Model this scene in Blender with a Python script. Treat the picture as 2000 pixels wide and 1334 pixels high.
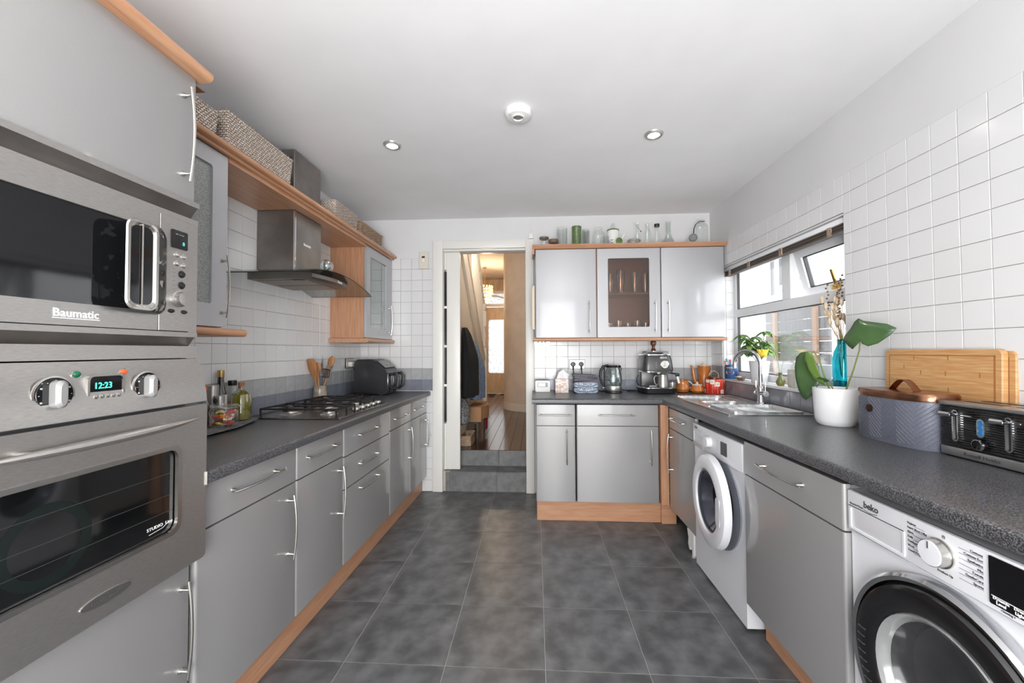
import bpy, bmesh, math, random
from mathutils import Vector, Matrix
R = math.radians
random.seed(7)
for o in list(bpy.data.objects): bpy.data.objects.remove(o)
SC = bpy.context.scene
COL = SC.collection
# ---------------------------------------------------------------- camera
H = 1.304
yaw, pitch, roll = 0.0572, 0.0231, -0.0037
def rows():
    A = Matrix(((math.cos(yaw), math.sin(yaw), 0), (-math.sin(yaw), math.cos(yaw), 0), (0, 0, 1)))
    Bm = Matrix(((1, 0, 0), (0, math.cos(pitch), math.sin(pitch)), (0, -math.sin(pitch), math.cos(pitch))))
    Cm = Matrix(((math.cos(roll), 0, math.sin(roll)), (0, 1, 0), (-math.sin(roll), 0, math.cos(roll))))
    return Cm @ Bm @ A
Rw = rows()
cam = bpy.data.cameras.new('camera'); cam.lens = 14.279; cam.sensor_width = 36; cam.clip_start = .03
camo = bpy.data.objects.new('camera', cam); COL.objects.link(camo)
m = Matrix((Rw[0], Rw[2], -Rw[1])).transposed().to_4x4(); m.translation = (0, 0, H)
camo.matrix_world = m; SC.camera = camo
# ---------------------------------------------------------------- light, sky, exposure
W = bpy.data.worlds.new('sky'); SC.world = W; W.use_nodes = True
bg = W.node_tree.nodes['Background']; bg.inputs[0].default_value = (.97, .985, 1, 1); bg.inputs[1].default_value = 4.6
SC.view_settings.view_transform = 'Standard'; SC.view_settings.look = 'None'
SC.view_settings.gamma = 1; SC.view_settings.use_curve_mapping = False
SC.view_settings.exposure = 0.30
def area(name, loc, rot, sx, sy, power, color=(1, 1, 1), portal=False):
    l = bpy.data.lights.new(name, 'AREA'); l.shape = 'RECTANGLE'; l.size = sx; l.size_y = sy; l.energy = power; l.color = color
    if portal: l.cycles.is_portal = True
    o = bpy.data.objects.new(name, l); COL.objects.link(o); o.location = loc; o.rotation_euler = rot
    return o
area('window_daylight_portal', (1.88, 2.85, 1.53), (0, R(90), 0), .95, 1.4, 1, portal=True)
area('added_rear_fill', (0.1, -1.95, 1.25), (R(90), 0, 0), 2.4, 2.2, 14, (.99, .995, 1))  # area light added unseen behind the camera, at the assumed rear opening
area('added_ceiling_fill', (0.0, -.9, 1.15), (R(118), 0, 0), 1.1, .9, 50, (1, .985, .965))  # unseen fill light added behind the camera to brighten the ceiling and room
SPOTS = [(-.858, 2.385), (.69, 2.362), (-.858, .35), (.69, .35)]  # last two are assumed unseen downlights, added without fittings
def spot_light(x, y, z, e):
    l = bpy.data.lights.new('downlight_lamp', 'SPOT'); l.energy = e; l.spot_size = R(150); l.spot_blend = 1; l.shadow_soft_size = .045; l.color = (1, .97, .93)
    o = bpy.data.objects.new('downlight_lamp', l); COL.objects.link(o); o.location = (x, y, z)
def point(x, y, z, e, c, r=.1):
    l = bpy.data.lights.new('lamp', 'POINT'); l.energy = e; l.color = c; l.shadow_soft_size = r
    o = bpy.data.objects.new('lamp', l); COL.objects.link(o); o.location = (x, y, z)
for x, y in SPOTS: spot_light(x, y, 2.535, 12)
point(-.9, 7.6, 2.35, 30, (1, .80, .58), .08)
point(-.45, 4.75, 2.6, 12, (1, .86, .70), .15)  # unseen hall light added without a lamp fitting
# ---------------------------------------------------------------- materials
def lin(c):
    return tuple(((v / 255) / 12.92 if v / 255 <= .04045 else ((v / 255 + .055) / 1.055) ** 2.4) for v in c) + (1,)
MC = {}
def mat(name, c, rough=.5, metal=0, coat=0, c2=None, ns=8, stretch=(1, 1, 1), thr=(.35, .65), bump=0, bs=None, emis=0, trans=0, rnd=0, detail=4, spec=None, sub=0):
    if name in MC: return MC[name]
    M = bpy.data.materials.new(name); M.use_nodes = True; nt = M.node_tree; N = nt.nodes; L = nt.links
    p = N['Principled BSDF']; p.inputs['Base Color'].default_value = lin(c)
    p.inputs['Roughness'].default_value = rough; p.inputs['Metallic'].default_value = metal
    p.inputs['Coat Weight'].default_value = coat; p.inputs['Coat Roughness'].default_value = .06
    p.inputs['Transmission Weight'].default_value = trans
    if spec is not None: p.inputs['Specular IOR Level'].default_value = spec
    if emis: p.inputs['Emission Color'].default_value = lin(c); p.inputs['Emission Strength'].default_value = emis
    out = None
    if c2 or bump:
        tc = N.new('ShaderNodeTexCoord'); mp = N.new('ShaderNodeMapping'); mp.inputs['Scale'].default_value = stretch
        L.new(tc.outputs['Object'], mp.inputs['Vector'])
    if c2:
        nz = N.new('ShaderNodeTexNoise'); nz.inputs['Scale'].default_value = ns; nz.inputs['Detail'].default_value = detail
        L.new(mp.outputs[0], nz.inputs['Vector'])
        mr = N.new('ShaderNodeMapRange'); mr.inputs[1].default_value = thr[0]; mr.inputs[2].default_value = thr[1]
        L.new(nz.outputs[0], mr.inputs[0])
        mx = N.new('ShaderNodeMix'); mx.data_type = 'RGBA'; mx.inputs[6].default_value = lin(c); mx.inputs[7].default_value = lin(c2)
        L.new(mr.outputs[0], mx.inputs[0]); out = mx.outputs[2]
        L.new(out, p.inputs['Base Color'])
    if rnd:
        oi = N.new('ShaderNodeObjectInfo'); hv = N.new('ShaderNodeHueSaturation')
        mr2 = N.new('ShaderNodeMapRange'); mr2.inputs[3].default_value = 1 - rnd; mr2.inputs[4].default_value = 1 + rnd
        L.new(oi.outputs['Random'], mr2.inputs[0]); L.new(mr2.outputs[0], hv.inputs['Value'])
        hv.inputs['Color'].default_value = lin(c)
        if out: L.new(out, hv.inputs['Color'])
        L.new(hv.outputs[0], p.inputs['Base Color'])
    if bump:
        n2 = N.new('ShaderNodeTexNoise'); n2.inputs['Scale'].default_value = bs or ns; n2.inputs['Detail'].default_value = 3
        L.new(mp.outputs[0], n2.inputs['Vector'])
        b = N.new('ShaderNodeBump'); b.inputs['Strength'].default_value = bump; b.inputs['Distance'].default_value = .002
        L.new(n2.outputs[0], b.inputs['Height']); L.new(b.outputs[0], p.inputs['Normal'])
    MC[name] = M; return M
def glass(name, tint=(255, 255, 255), lo=.06, hi=.75, rough=.02, gloss=(240, 245, 245)):
    if name in MC: return MC[name]
    M = bpy.data.materials.new(name); M.use_nodes = True; nt = M.node_tree; N = nt.nodes; L = nt.links
    N.remove(N['Principled BSDF']); o = N['Material Output']
    t = N.new('ShaderNodeBsdfTransparent'); t.inputs[0].default_value = lin(tint)
    g = N.new('ShaderNodeBsdfGlossy'); g.inputs[0].default_value = lin(gloss); g.inputs[1].default_value = rough
    lw = N.new('ShaderNodeLayerWeight'); lw.inputs[0].default_value = .35
    mr = N.new('ShaderNodeMapRange'); mr.inputs[3].default_value = lo; mr.inputs[4].default_value = hi
    L.new(lw.outputs['Facing'], mr.inputs[0]); mx = N.new('ShaderNodeMixShader')
    L.new(mr.outputs[0], mx.inputs[0]); L.new(t.outputs[0], mx.inputs[1]); L.new(g.outputs[0], mx.inputs[2]); L.new(mx.outputs[0], o.inputs[0])
    MC[name] = M; return M
SIL = mat('silver_cabinet_laminate', (160, 159, 159), .40, .35, .6, c2=(152, 151, 151), ns=900, thr=(.3, .7))
SILW = mat('silver_wall_cabinet_laminate', (172, 172, 175), .42, .3, .55, c2=(172, 172, 175), ns=900, thr=(.3, .7))
CARC = mat('cabinet_carcass_grey', (120, 121, 124), .5)
BEECH = mat('beech_wood', (188, 146, 115), .38, 0, .15, c2=(172, 120, 88), ns=5, stretch=(14, 14, 1), thr=(.3, .7), bump=.05)
BEECHH = mat('beech_wood_along', (188, 146, 115), .38, 0, .15, c2=(174, 122, 90), ns=5, stretch=(1, 14, 14), thr=(.3, .7), bump=.05)
BEECHX = mat('beech_wood_crosswise', (189, 147, 116), .38, 0, .15, c2=(174, 122, 88), ns=5, stretch=(1, 14, 14), thr=(.3, .7), bump=.05)
TOP = mat('dark_speckled_worktop', (44, 44, 47), .36, 0, .1, c2=(112, 112, 115), ns=270, thr=(.44, .66), bump=.12, bs=300)
STEEL = mat('brushed_steel', (196, 193, 190), .34, .92, 0, c2=(176, 173, 170), ns=60, stretch=(1, .05, 12), thr=(.3, .7))
STEELD = mat('dark_brushed_steel', (160, 155, 151), .38, .9, 0, c2=(128, 123, 120), ns=5, thr=(.3, .7))
CHROME = mat('polished_chrome', (205, 206, 208), .1, 1)
NICK = mat('satin_nickel', (205, 203, 198), .25, 1)
WHT = mat('white_wall_paint', (216, 216, 217), .6, c2=(211, 211, 212), ns=2)
CEIL = mat('ceiling_paint', (238, 238, 240), .75, c2=(234, 234, 236), ns=3)
GLOSSW = mat('white_gloss_paint', (226, 224, 219), .35)
TW = mat('white_glazed_tile', (217, 217, 218), .2, 0, .2, rnd=.015, bump=.12, bs=14)
TG = mat('pale_grey_glazed_tile', (168, 170, 172), .22, 0, .2, rnd=.05, c2=(158, 160, 163), ns=20)
TB = mat('blue_grey_glazed_tile', (128, 132, 142), .22, 0, .2, rnd=.06, c2=(118, 123, 136), ns=20)
TS = mat('slate_grey_glazed_tile', (134, 135, 141), .2, 0, .3, rnd=.08, c2=(122, 124, 132), ns=20)
GROUT = mat('tile_grout', (178, 169, 158), .8)
FT = mat('charcoal_floor_tile', (72, 73, 75), .36, 0, 0, c2=(118, 119, 121), ns=9, thr=(.38, .82), rnd=.05, bump=.12, bs=60, detail=9)
FG = mat('floor_grout', (158, 154, 148), .8)
UPVC = mat('white_upvc', (232, 233, 236), .3)
BLK = mat('black_plastic', (24, 24, 26), .35)
BLKG = mat('black_gloss', (12, 12, 14), .07, 0, .5)
DGREY = mat('dark_grey_plastic', (58, 59, 62), .35)
WPL = mat('white_appliance_enamel', (214, 215, 220), .25, 0, .3)
WPLC = mat('white_plastic', (228, 228, 226), .4)
CREAM = mat('cream_plastic', (214, 208, 194), .4)
GL = glass('window_pane_glass', lo=.03, hi=.5)
GB = glass('clear_bottle_glass', (250, 252, 251), .05, .5, gloss=(250, 252, 252))
PRINT = mat('dark_print', (60, 60, 64), .5)
WPRINT = mat('white_print', (225, 225, 225), .5)
# ---------------------------------------------------------------- mesh builder
class B:
    def __init__(s, xf=None): s.bm = bmesh.new(); s.ms = []; s.xf = xf
    def mi(s, m):
        if m not in s.ms: s.ms.append(m)
        return s.ms.index(m)
    def add(s, vs, fs, m):
        i = s.mi(m); bv = [s.bm.verts.new(v) for v in vs]; out = []
        for f in fs:
            try: q = s.bm.faces.new([bv[k] for k in f]); q.material_index = i; out.append(q)
            except ValueError: pass
        return bv, out
    def box(s, x0, x1, y0, y1, z0, z1, m, bev=0, seg=2):
        v = [(x, y, z) for x in (x0, x1) for y in (y0, y1) for z in (z0, z1)]
        bv, f = s.add(v, [(0, 1, 3, 2), (4, 6, 7, 5), (0, 4, 5, 1), (2, 3, 7, 6), (0, 2, 6, 4), (1, 5, 7, 3)], m)
        if bev:
            es = list({e for q in f for e in q.edges})
            r = bmesh.ops.bevel(s.bm, geom=es, offset=bev, segments=seg, profile=.5, affect='EDGES')
            for q in r['faces']: q.material_index = s.mi(m)
        return s
    def vbox(s, x0, x1, y0, y1, z0, z1, m, bev, seg=3):
        v = [(x, y, z) for x in (x0, x1) for y in (y0, y1) for z in (z0, z1)]
        bv, f = s.add(v, [(0, 1, 3, 2), (4, 6, 7, 5), (0, 4, 5, 1), (2, 3, 7, 6), (0, 2, 6, 4), (1, 5, 7, 3)], m)
        es = [e for e in {e for q in f for e in q.edges} if abs(e.verts[0].co.z - e.verts[1].co.z) > 1e-6 and abs(e.verts[0].co.y - y0) < 1e-6]
        r = bmesh.ops.bevel(s.bm, geom=es, offset=bev, segments=seg, profile=.5, affect='EDGES')
        for q in r['faces']: q.material_index = s.mi(m)
        return s
    def loops(s, L, m, closed=True, cap0=True, cap1=True):
        n = len(L[0]); vs = [p for l in L for p in l]; fs = []
        for i in range(len(L) - 1):
            for k in range(n if closed else n - 1):
                a = i * n + k; b = i * n + (k + 1) % n; fs.append((a, b, b + n, a + n))
        if cap0: fs.append(tuple(range(n))[::-1])
        if cap1: fs.append(tuple(range((len(L) - 1) * n, len(L) * n)))
        s.add(vs, fs, m); return s
    def lathe(s, prof, m, c=(0, 0, 0), seg=28, axis='z', sx=1, sy=1, cap0=True, cap1=True):
        L = []
        for r, z in prof:
            l = []
            for k in range(seg):
                a = 2 * math.pi * k / seg; u, v = r * math.cos(a) * sx, r * math.sin(a) * sy
                l.append((c[0] + u, c[1] + v, c[2] + z) if axis == 'z' else (c[0] + u, c[1] - z, c[2] + v) if axis == 'y' else (c[0] + z, c[1] + u, c[2] + v))
            L.append(l)
        return s.loops(L, m, True, cap0, cap1)
    def tube(s, pts, r, m, seg=8, closed=False, flat=1):
        pts = [Vector(p) for p in pts]; n = len(pts); L = []; up = None
        for i, p in enumerate(pts):
            t = (pts[(i + 1) % n] - pts[i - 1]) if closed else (pts[min(i + 1, n - 1)] - pts[max(i - 1, 0)])
            t.normalize()
            if up is None: up = Vector((0, 0, 1)) if abs(t.z) < .9 else Vector((1, 0, 0))
            a = t.cross(up).normalized(); b = a.cross(t).normalized(); up = b
            rr = r[i] if isinstance(r, (list, tuple)) else r
            L.append([tuple(p + a * rr * math.cos(2 * math.pi * k / seg) + b * rr * flat * math.sin(2 * math.pi * k / seg)) for k in range(seg)])
        if closed: L.append(L[0]); return s.loops(L, m, True, False, False)
        return s.loops(L, m)
    def plate(s, pts, y0, y1, m, bev=0):     # outline in x,z; thickness along y
        L = [[(x, y1, z) for x, z in pts], [(x, y0 + bev, z) for x, z in pts]]
        if bev:
            cx = sum(p[0] for p in pts) / len(pts); cz = sum(p[1] for p in pts) / len(pts)
            L.append([(x + (cx - x) * bev / max(abs(x - cx), .01) * (abs(x - cx) > .001), y0, z + (cz - z) * bev / max(abs(z - cz), .01) * (abs(z - cz) > .001)) for x, z in pts])
        return s.loops(L, m)
    def ring(s, po, pi, y0, y1, m):          # frame between two outlines of the same count
        n = len(po); vs = [(x, y0, z) for x, z in po] + [(x, y0, z) for x, z in pi] + [(x, y1, z) for x, z in po] + [(x, y1, z) for x, z in pi]
        fs = []
        for k in range(n):
            j = (k + 1) % n
            fs += [(k, j, n + j, n + k), (2 * n + j, 2 * n + k, 3 * n + k, 3 * n + j), (k, 2 * n + k, 2 * n + j, j), (n + j, 3 * n + j, 3 * n + k, n + k)]
        s.add(vs, fs, m); return s
    def sheet(s, f, nu, nv, m):               # f(u,v)->point, open sheet
        s.add([f(i / nu, j / nv) for i in range(nu + 1) for j in range(nv + 1)],
              [(i * (nv + 1) + j, (i + 1) * (nv + 1) + j, (i + 1) * (nv + 1) + j + 1, i * (nv + 1) + j + 1) for i in range(nu) for j in range(nv)], m); return s
    def ball(s, c, r, m, seg=12, sc=(1, 1, 1)):
        pr = [(max(r * math.sin(math.pi * k / seg), .0002), -r * math.cos(math.pi * k / seg)) for k in range(seg + 1)]
        L = [[(c[0] + a * sc[0] * math.cos(2 * math.pi * k / (seg * 2)), c[1] + a * sc[1] * math.sin(2 * math.pi * k / (seg * 2)), c[2] + z * sc[2]) for k in range(seg * 2)] for a, z in pr]
        return s.loops(L, m)
    def out(s, name, parent=None, loc=None, rot=None, ang=35, solid=0):
        bmesh.ops.recalc_face_normals(s.bm, faces=s.bm.faces)
        me = bpy.data.meshes.new(name); s.bm.to_mesh(me); s.bm.free()
        for m in s.ms: me.materials.append(m)
        me.shade_smooth(); me.set_sharp_from_angle(angle=R(ang))
        o = bpy.data.objects.new(name, me); COL.objects.link(o)
        if parent: o.parent = parent
        if loc: o.location = loc
        if rot: o.rotation_euler = rot
        if solid:
            md = o.modifiers.new('thickness', 'SOLIDIFY'); md.thickness = solid; md.offset = 0
        return o
def rr(x0, x1, z0, z1, r, n=5):
    P = []
    for cx, cz, a in ((x1 - r, z1 - r, 0), (x0 + r, z1 - r, 90), (x0 + r, z0 + r, 180), (x1 - r, z0 + r, 270)):
        for k in range(n + 1):
            t = R(a + 90 * k / n); P.append((cx + r * math.cos(t), cz + r * math.sin(t)))
    return P
def circ(cx, cz, r, n=36, sx=1, sz=1): return [(cx + r * sx * math.cos(2 * math.pi * k / n), cz + r * sz * math.sin(2 * math.pi * k / n)) for k in range(n)]
def tag(o, label, cat, group=None, kind=None):
    o['label'] = label; o['category'] = cat
    if group: o['group'] = group
    if kind: o['kind'] = kind
    return o
def thing(name, label, cat, loc=(0, 0, 0), rz=0, group=None, kind=None):
    o = bpy.data.objects.new(name, None); COL.objects.link(o); o.location = loc; o.rotation_euler = (0, 0, R(rz)); o.empty_display_size = .05
    return tag(o, label, cat, group, kind)
def dup(root, loc, label=None, rz=None):
    r = root.copy(); COL.objects.link(r); r.location = loc
    if rz is not None: r.rotation_euler = (0, 0, R(rz))
    if label: r['label'] = label
    for ch in list(root.children):
        c = ch.copy(); COL.objects.link(c); c.parent = r
        for g in list(ch.children):
            d = g.copy(); COL.objects.link(d); d.parent = c
    return r
def text(body, size, m, parent, loc, rot=(90, 0, 0), name='lettering', al='CENTER', sx=1, ext=.0004, bold=0):
    cu = bpy.data.curves.new(name, 'FONT'); cu.body = body; cu.size = size; cu.align_x = al; cu.extrude = ext; cu.resolution_u = 2; cu.offset = bold
    t = bpy.data.objects.new(name, cu); COL.objects.link(t)
    dg = bpy.context.evaluated_depsgraph_get(); me = bpy.data.meshes.new_from_object(t.evaluated_get(dg))
    bpy.data.objects.remove(t); me.materials.clear(); me.materials.append(m)
    o = bpy.data.objects.new(name, me); COL.objects.link(o); o.parent = parent; o.location = loc; o.rotation_euler = tuple(R(a) for a in rot); o.scale = (sx, 1, 1)
    return o
def handle(par, x, z, L, vert, y=0):
    b = B(); n = 12; P = []
    for k in range(n + 1):
        u = -1 + 2 * k / n; d = y - .026 - .012 * (1 - u * u)
        P.append((x, d, z + u * L / 2) if vert else (x + u * L / 2, d, z))
    b.tube(P, .0042, NICK, 8)
    for s in (-.83, .83):
        d = y - .026 - .012 * (1 - s * s)
        q = (x, z + s * L / 2) if vert else (x + s * L / 2, z)
        b.lathe([(.0085, 0), (.0085, .004), (.005, .01), (.0045, -d + y)], NICK, (q[0], y, q[1]), 10, 'y')
    return b.out('handle', par)
# ---------------------------------------------------------------- the room
XL, XR, YB, YF, ZC = -1.66, 1.591, 3.77, -1.8, 2.553
def S(name, b, label, cat, par=None):
    return tag(b.out(name, par), label, cat, kind='structure')
b = B(); b.box(-2.0, 2.1, YF - .2, YB + .45, -.12, -.0018, FG); floor = S('floor', b, 'charcoal tiled kitchen floor between the two runs of silver cabinets', 'floor')
b = B(); b.box(-1.8, 1.9, YF - .1, YB, ZC, ZC + .1, CEIL); S('ceiling', b, 'plain pale grey kitchen ceiling with two round spotlights', 'ceiling')
TC = {}
def tile_mesh(w, h, m, t=.006, g=.0012):
    k = (round(w, 3), round(h, 3), m.name, t)
    if k not in TC:
        b = B(); e = .0013; w2, h2 = w / 2 - g, h / 2 - g
        A = [(-w2, 0, -h2), (w2, 0, -h2), (w2, 0, h2), (-w2, 0, h2)]
        C = [(-w2, -t + .0009, -h2), (w2, -t + .0009, -h2), (w2, -t + .0009, h2), (-w2, -t + .0009, h2)]
        D = [(-w2 + e, -t, -h2 + e), (w2 - e, -t, -h2 + e), (w2 - e, -t, h2 - e), (-w2 + e, -t, h2 - e)]
        b.loops([A, C, D], m, True, False, True); me = bpy.data.meshes.new('tile')
        bmesh.ops.recalc_face_normals(b.bm, faces=b.bm.faces); b.bm.to_mesh(me); b.bm.free(); me.materials.append(m); TC[k] = me
    return TC[k]
def tile(par, w, h, m, loc, rot, t=.006):
    o = bpy.data.objects.new('tile', tile_mesh(w, h, m, t)); COL.objects.link(o); o.parent = par; o.location = loc; o.rotation_euler = rot
def tiles(par, us, zs, place, rz, pick, skip):
    for i in range(len(us) - 1):
        for j in range(len(zs) - 1):
            u = (us[i] + us[i + 1]) / 2; z = (zs[j] + zs[j + 1]) / 2; w = abs(us[i + 1] - us[i]); h = abs(zs[j + 1] - zs[j])
            if w < .008 or h < .008 or skip(u, z): continue
            tile(par, w, h, pick(u, z), place(u, z), (0, 0, R(rz)))
T = .104
def grid(a, b, ref):
    L = [a]; k = math.ceil((a - ref) / T + 1e-4); v = ref + k * T
    while v < b - 1e-4:
        L.append(v); v += T
    L.append(b); return L
# floor tiles
fx = [-1.25, -.81, -.38, .035, .455, .873, 1.29, 1.45]; fy = [YB - .005 - 0, 3.36, 2.945, 2.52, 2.103, 1.695, 1.28, .87, .45]
for i in range(len(fx) - 1):
    for j in range(len(fy) - 1):
        if fx[i] > 1.2 and fy[j] > 3.2: continue
        w = fx[i + 1] - fx[i]; h = fy[j] - fy[j + 1]
        o = bpy.data.objects.new('tile', tile_mesh(w, h, FT, .008, .0014)); COL.objects.link(o); o.parent = floor
        o.location = ((fx[i] + fx[i + 1]) / 2, (fy[j] + fy[j + 1]) / 2, -.008); o.rotation_euler = (R(-90), 0, 0)
# walls
b = B(); b.box(XL - .12, XL, YF, YB, 0, ZC, WHT); b.box(XL, XL + .001, 1.22, YB, .9, 2.17, GROUT); wl = S('wall_left', b, 'long white tiled wall behind the hob and extractor hood', 'wall')
b = B()
b.box(XL - .12, -.90, YB, YB + .13, 0, ZC, WHT); b.box(-.05, XR + .35, YB, YB + .13, 0, ZC, WHT); b.box(-.90, -.05, YB, YB + .13, 2.30, ZC, WHT)
b.box(XL, -.955, YB - .001, YB, 0, 2.183, GROUT); b.box(-.01, XR, YB - .001, YB, .9, 1.40, GROUT)
wb = S('wall_back', b, 'end wall with the doorway to the hall, part white paint, part tiles', 'wall')
WY0, WY1, WZ0, WZ1 = 2.17, 3.545, 1.06, 2.01
b = B()
b.box(XR, XR + .3, YF, WY0, 0, ZC, WHT); b.box(XR, XR + .3, WY1, YB + .13, 0, ZC, WHT); b.box(XR, XR + .3, WY0, WY1, 0, WZ0 - .02, WHT); b.box(XR, XR + .3, WY0, WY1, WZ1, ZC, WHT)
b.box(XR - .001, XR, .95, WY0, .9, 2.207, GROUT); b.box(XR - .001, XR, WY1, YB, .9, 2.207, GROUT); b.box(XR - .001, XR, WY0, WY1, WZ1, 2.207, GROUT); b.box(XR - .001, XR, WY0, WY1, .9, WZ0 - .02, GROUT)
wr = S('wall_right', b, 'white tiled wall holding the wide window over the sink', 'wall')
b = B()
b.box(XL - .12, -1.1, YF - .12, YF, 0, ZC, WHT); b.box(1.3, XR + .3, YF - .12, YF, 0, ZC, WHT); b.box(-1.1, 1.3, YF - .12, YF, 2.35, ZC, WHT)  # the opening left between these pieces is assumed, admitting sky light from behind
S('wall_front', b, 'white wall behind the viewer with an assumed opening to outdoors', 'wall')
zg = [v for v in grid(.93, 2.183, 2.183 - 12 * T)]
def colour(u, z): return TB if z < 1.035 else TG if z < 1.135 else TW
tiles(wl, grid(1.80, 3.77, 2.197), grid(.918, 2.165, 2.075), lambda u, z: (XL, u, z), 90, lambda u, z: TB if z < 1.03 else TG if z < 1.13 else TW,
      lambda u, z: (u > 3.28 and z > 1.45))
tiles(wb, grid(-1.66, -.955, -1.268), grid(.0, 2.183, 2.183), lambda u, z: (u, YB, z), 0, lambda u, z: TW if z < .935 else colour(u, z),
      lambda u, z: u < -1.1 and z < .85)
tiles(wb, grid(-.01, XR, .196), grid(.94, 1.40, 1.3517), lambda u, z: (u, YB, z), 0, colour, lambda u, z: False)
zr = grid(.945, 2.207, 2.207)
tiles(wr, [YB, 3.68, 3.576, WY1][::-1], zr, lambda u, z: (XR, u, z), -90, colour, lambda u, z: False)
ur = [2.12 - .104 * k for k in range(12)][::-1] + [WY0]
tiles(wr, ur, zr, lambda u, z: (XR, u, z), -90, lambda u, z: TW, lambda u, z: False)
uw = [WY0] + [2.12 + .104 * k for k in range(1, 14)] + [WY1]
tiles(wr, uw, [WZ1, 2.103, 2.207], lambda u, z: (XR, u, z), -90, lambda u, z: TW, lambda u, z: False)
tiles(wr, uw, [.942, 1.046], lambda u, z: (XR, u, z), -90, lambda u, z: TS, lambda u, z: False)
# far reveal of the window: narrow white tiles
tiles(wr, [XR + .002, 1.618, 1.685], grid(1.07, WZ1, 2.207), lambda u, z: (u, WY1, z), 0, lambda u, z: TW if z > 1.14 else TG, lambda u, z: False)
# window
w1 = thing('window_1', 'wide white framed window over the sink with one tilted sash', 'window', kind='structure')
b = B(); fX0, fX1 = 1.685, 1.745
def wbar(b, y0, y1, z0, z1, x0=fX0, x1=fX1): b.box(x0, x1, y0, y1, z0, z1, UPVC, .004, 1)
wbar(b, WY0, WY1, 1.07, 1.125); wbar(b, WY0, WY1, 1.955, WZ1); wbar(b, WY1 - .05, WY1, 1.07, WZ1); wbar(b, WY0, WY0 + .07, 1.07, WZ1)
wbar(b, WY0, WY1, 1.577, 1.641, 1.68); wbar(b, 2.775, 2.868, 1.641, 1.955)
b.out('window_frame', w1)
bb = B()
for (y0, y1, z0, z1) in ((WY0 + .07, WY1 - .05, 1.125, 1.577), (2.868, WY1 - .05, 1.641, 1.955)):
    bb.ring(rr(y0, y1, z0, z1, .001, 1), rr(y0 + .006, y1 - .006, z0 + .006, z1 - .006, .001, 1), 0, .02, BLK)
o = bb.out('window_gasket', w1); o.rotation_euler = (0, 0, R(90)); o.location = (1.71, 0, 0)
b = B(); b.box(1.712, 1.718, WY0 + .07, WY1 - .05, 1.125, 1.577, GL); b.out('pane', w1)
b = B(); b.box(1.712, 1.718, 2.868, WY1 - .05, 1.641, 1.955, GL); b.out('pane', w1)
sash = bpy.data.objects.new('tilted_sash', None)
b = B(); b.ring(rr(-.29, .29, -.32, 0, .003, 1), rr(-.235, .235, -.26, -.055, .003, 1), -.025, .025, UPVC)
b.ring(rr(-.235, .235, -.26, -.055, .003, 1), rr(-.228, .228, -.253, -.062, .003, 1), -.012, .012, BLK)
sash = b.out('tilted_sash', w1); sash.location = (1.722, 2.475, 1.958); sash.rotation_euler = (R(14), 0, R(-90))
b = B(); b.box(-.23, .23, -.003, .003, -.255, -.06, GL); b.out('pane', sash)
BR = mat('polished_brass', (205, 165, 90), .2, 1)
b = B(); b.box(-.03, .03, -.042, -.025, -.30, -.27, BR, .004); b.tube([(.025, -.045, -.285), (.03, -.052, -.27), (.03, -.055, -.18)], .008, BR, 8, flat=.6); b.out('brass_window_handle', sash)['label'] = 'gold window handle'
b = B(); b.box(1.60, 1.69, WY0 - .0, WY1, 1.045, 1.066, UPVC, .004)
b.box(1.578, 1.60, WY0 - .02, WY1 + .0, 1.047, 1.066, TW, .004); S('windowsill', b, 'white window ledge lined with plants and bottles', 'windowsill')
b = B(); b.box(XR - .004, XR + .1, WY0, WY1, WZ1 - .012, WZ1 - .004, WHT); b.box(XR, 1.685, WY0 - .004, WY0 - .0, 1.07, WZ1, WHT); S('trim_1', b, 'white plastered edge above the window', 'trim')
DW = mat('dark_bamboo_blind', (92, 80, 70), .5, c2=(62, 54, 48), ns=8, stretch=(1, 30, 30), thr=(.4, .6))
t = thing('rolled_blind', 'dark wooden blind rolled up at the head of the window', 'blind')
b = B(); b.box(1.60, 1.655, WY0 + .02, WY1 - .01, 1.965, 1.995, UPVC, .003); b.out('head_rail', t)
for k in range(5):
    b = B(); b.box(1.605 + .004 * (k % 2), 1.65, WY0 + .025, WY1 - .015, 1.925 + .008 * k, 1.932 + .008 * k, DW, .001, 1); b.out('slat', t)
for y in (2.28, 2.72, 3.12, 3.42):
    b = B(); b.box(1.598, 1.607, y, y + .03, 1.92, 1.968, mat('blind_tape', (176, 160, 140), .7, c2=(120, 100, 84), ns=120, thr=(.45, .55)), .002); b.out('tape', t)
# door frame and steps
t = thing('door_1', 'white panelled frame of the open kitchen doorway with its pocket door', 'door', kind='structure')
b = B(); b.box(-.957, -.862, YB - .03, YB, 0, 2.34, GLOSSW, .006); b.out('frame_side', t)
b = B(); b.box(-.088, -.010, YB - .03, YB, 0, 2.34, GLOSSW, .006); b.out('frame_side', t)
b = B(); b.box(-.863, -.087, YB - .0295, YB + .0, 2.262, 2.340, GLOSSW, .003); b.out('frame_head', t)
b = B(); b.box(-.90, -.862, YB, YB + .13, .0, 2.262, GLOSSW, .003); b.box(-.088, -.05, YB, YB + .13, 0, 2.262, GLOSSW, .003); b.box(-.862, -.088, YB, YB + .13, 2.245, 2.275, GLOSSW, .003); b.out('lining', t)
b = B(); b.box(-.845, -.712, YB + .045, YB + .085, .19, 2.245, GLOSSW, .004); b.box(-.86, -.845, YB + .045, YB + .085, .19, .62, GLOSSW); b.box(-.86, -.845, YB + .045, YB + .085, 2.08, 2.245, GLOSSW)
for z in (.98, 1.35, 1.72): b.box(-.862, -.838, YB + .035, YB + .085, z - .012, z + .012, GLOSSW, .003)
b.out('sliding_leaf', t)
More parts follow.
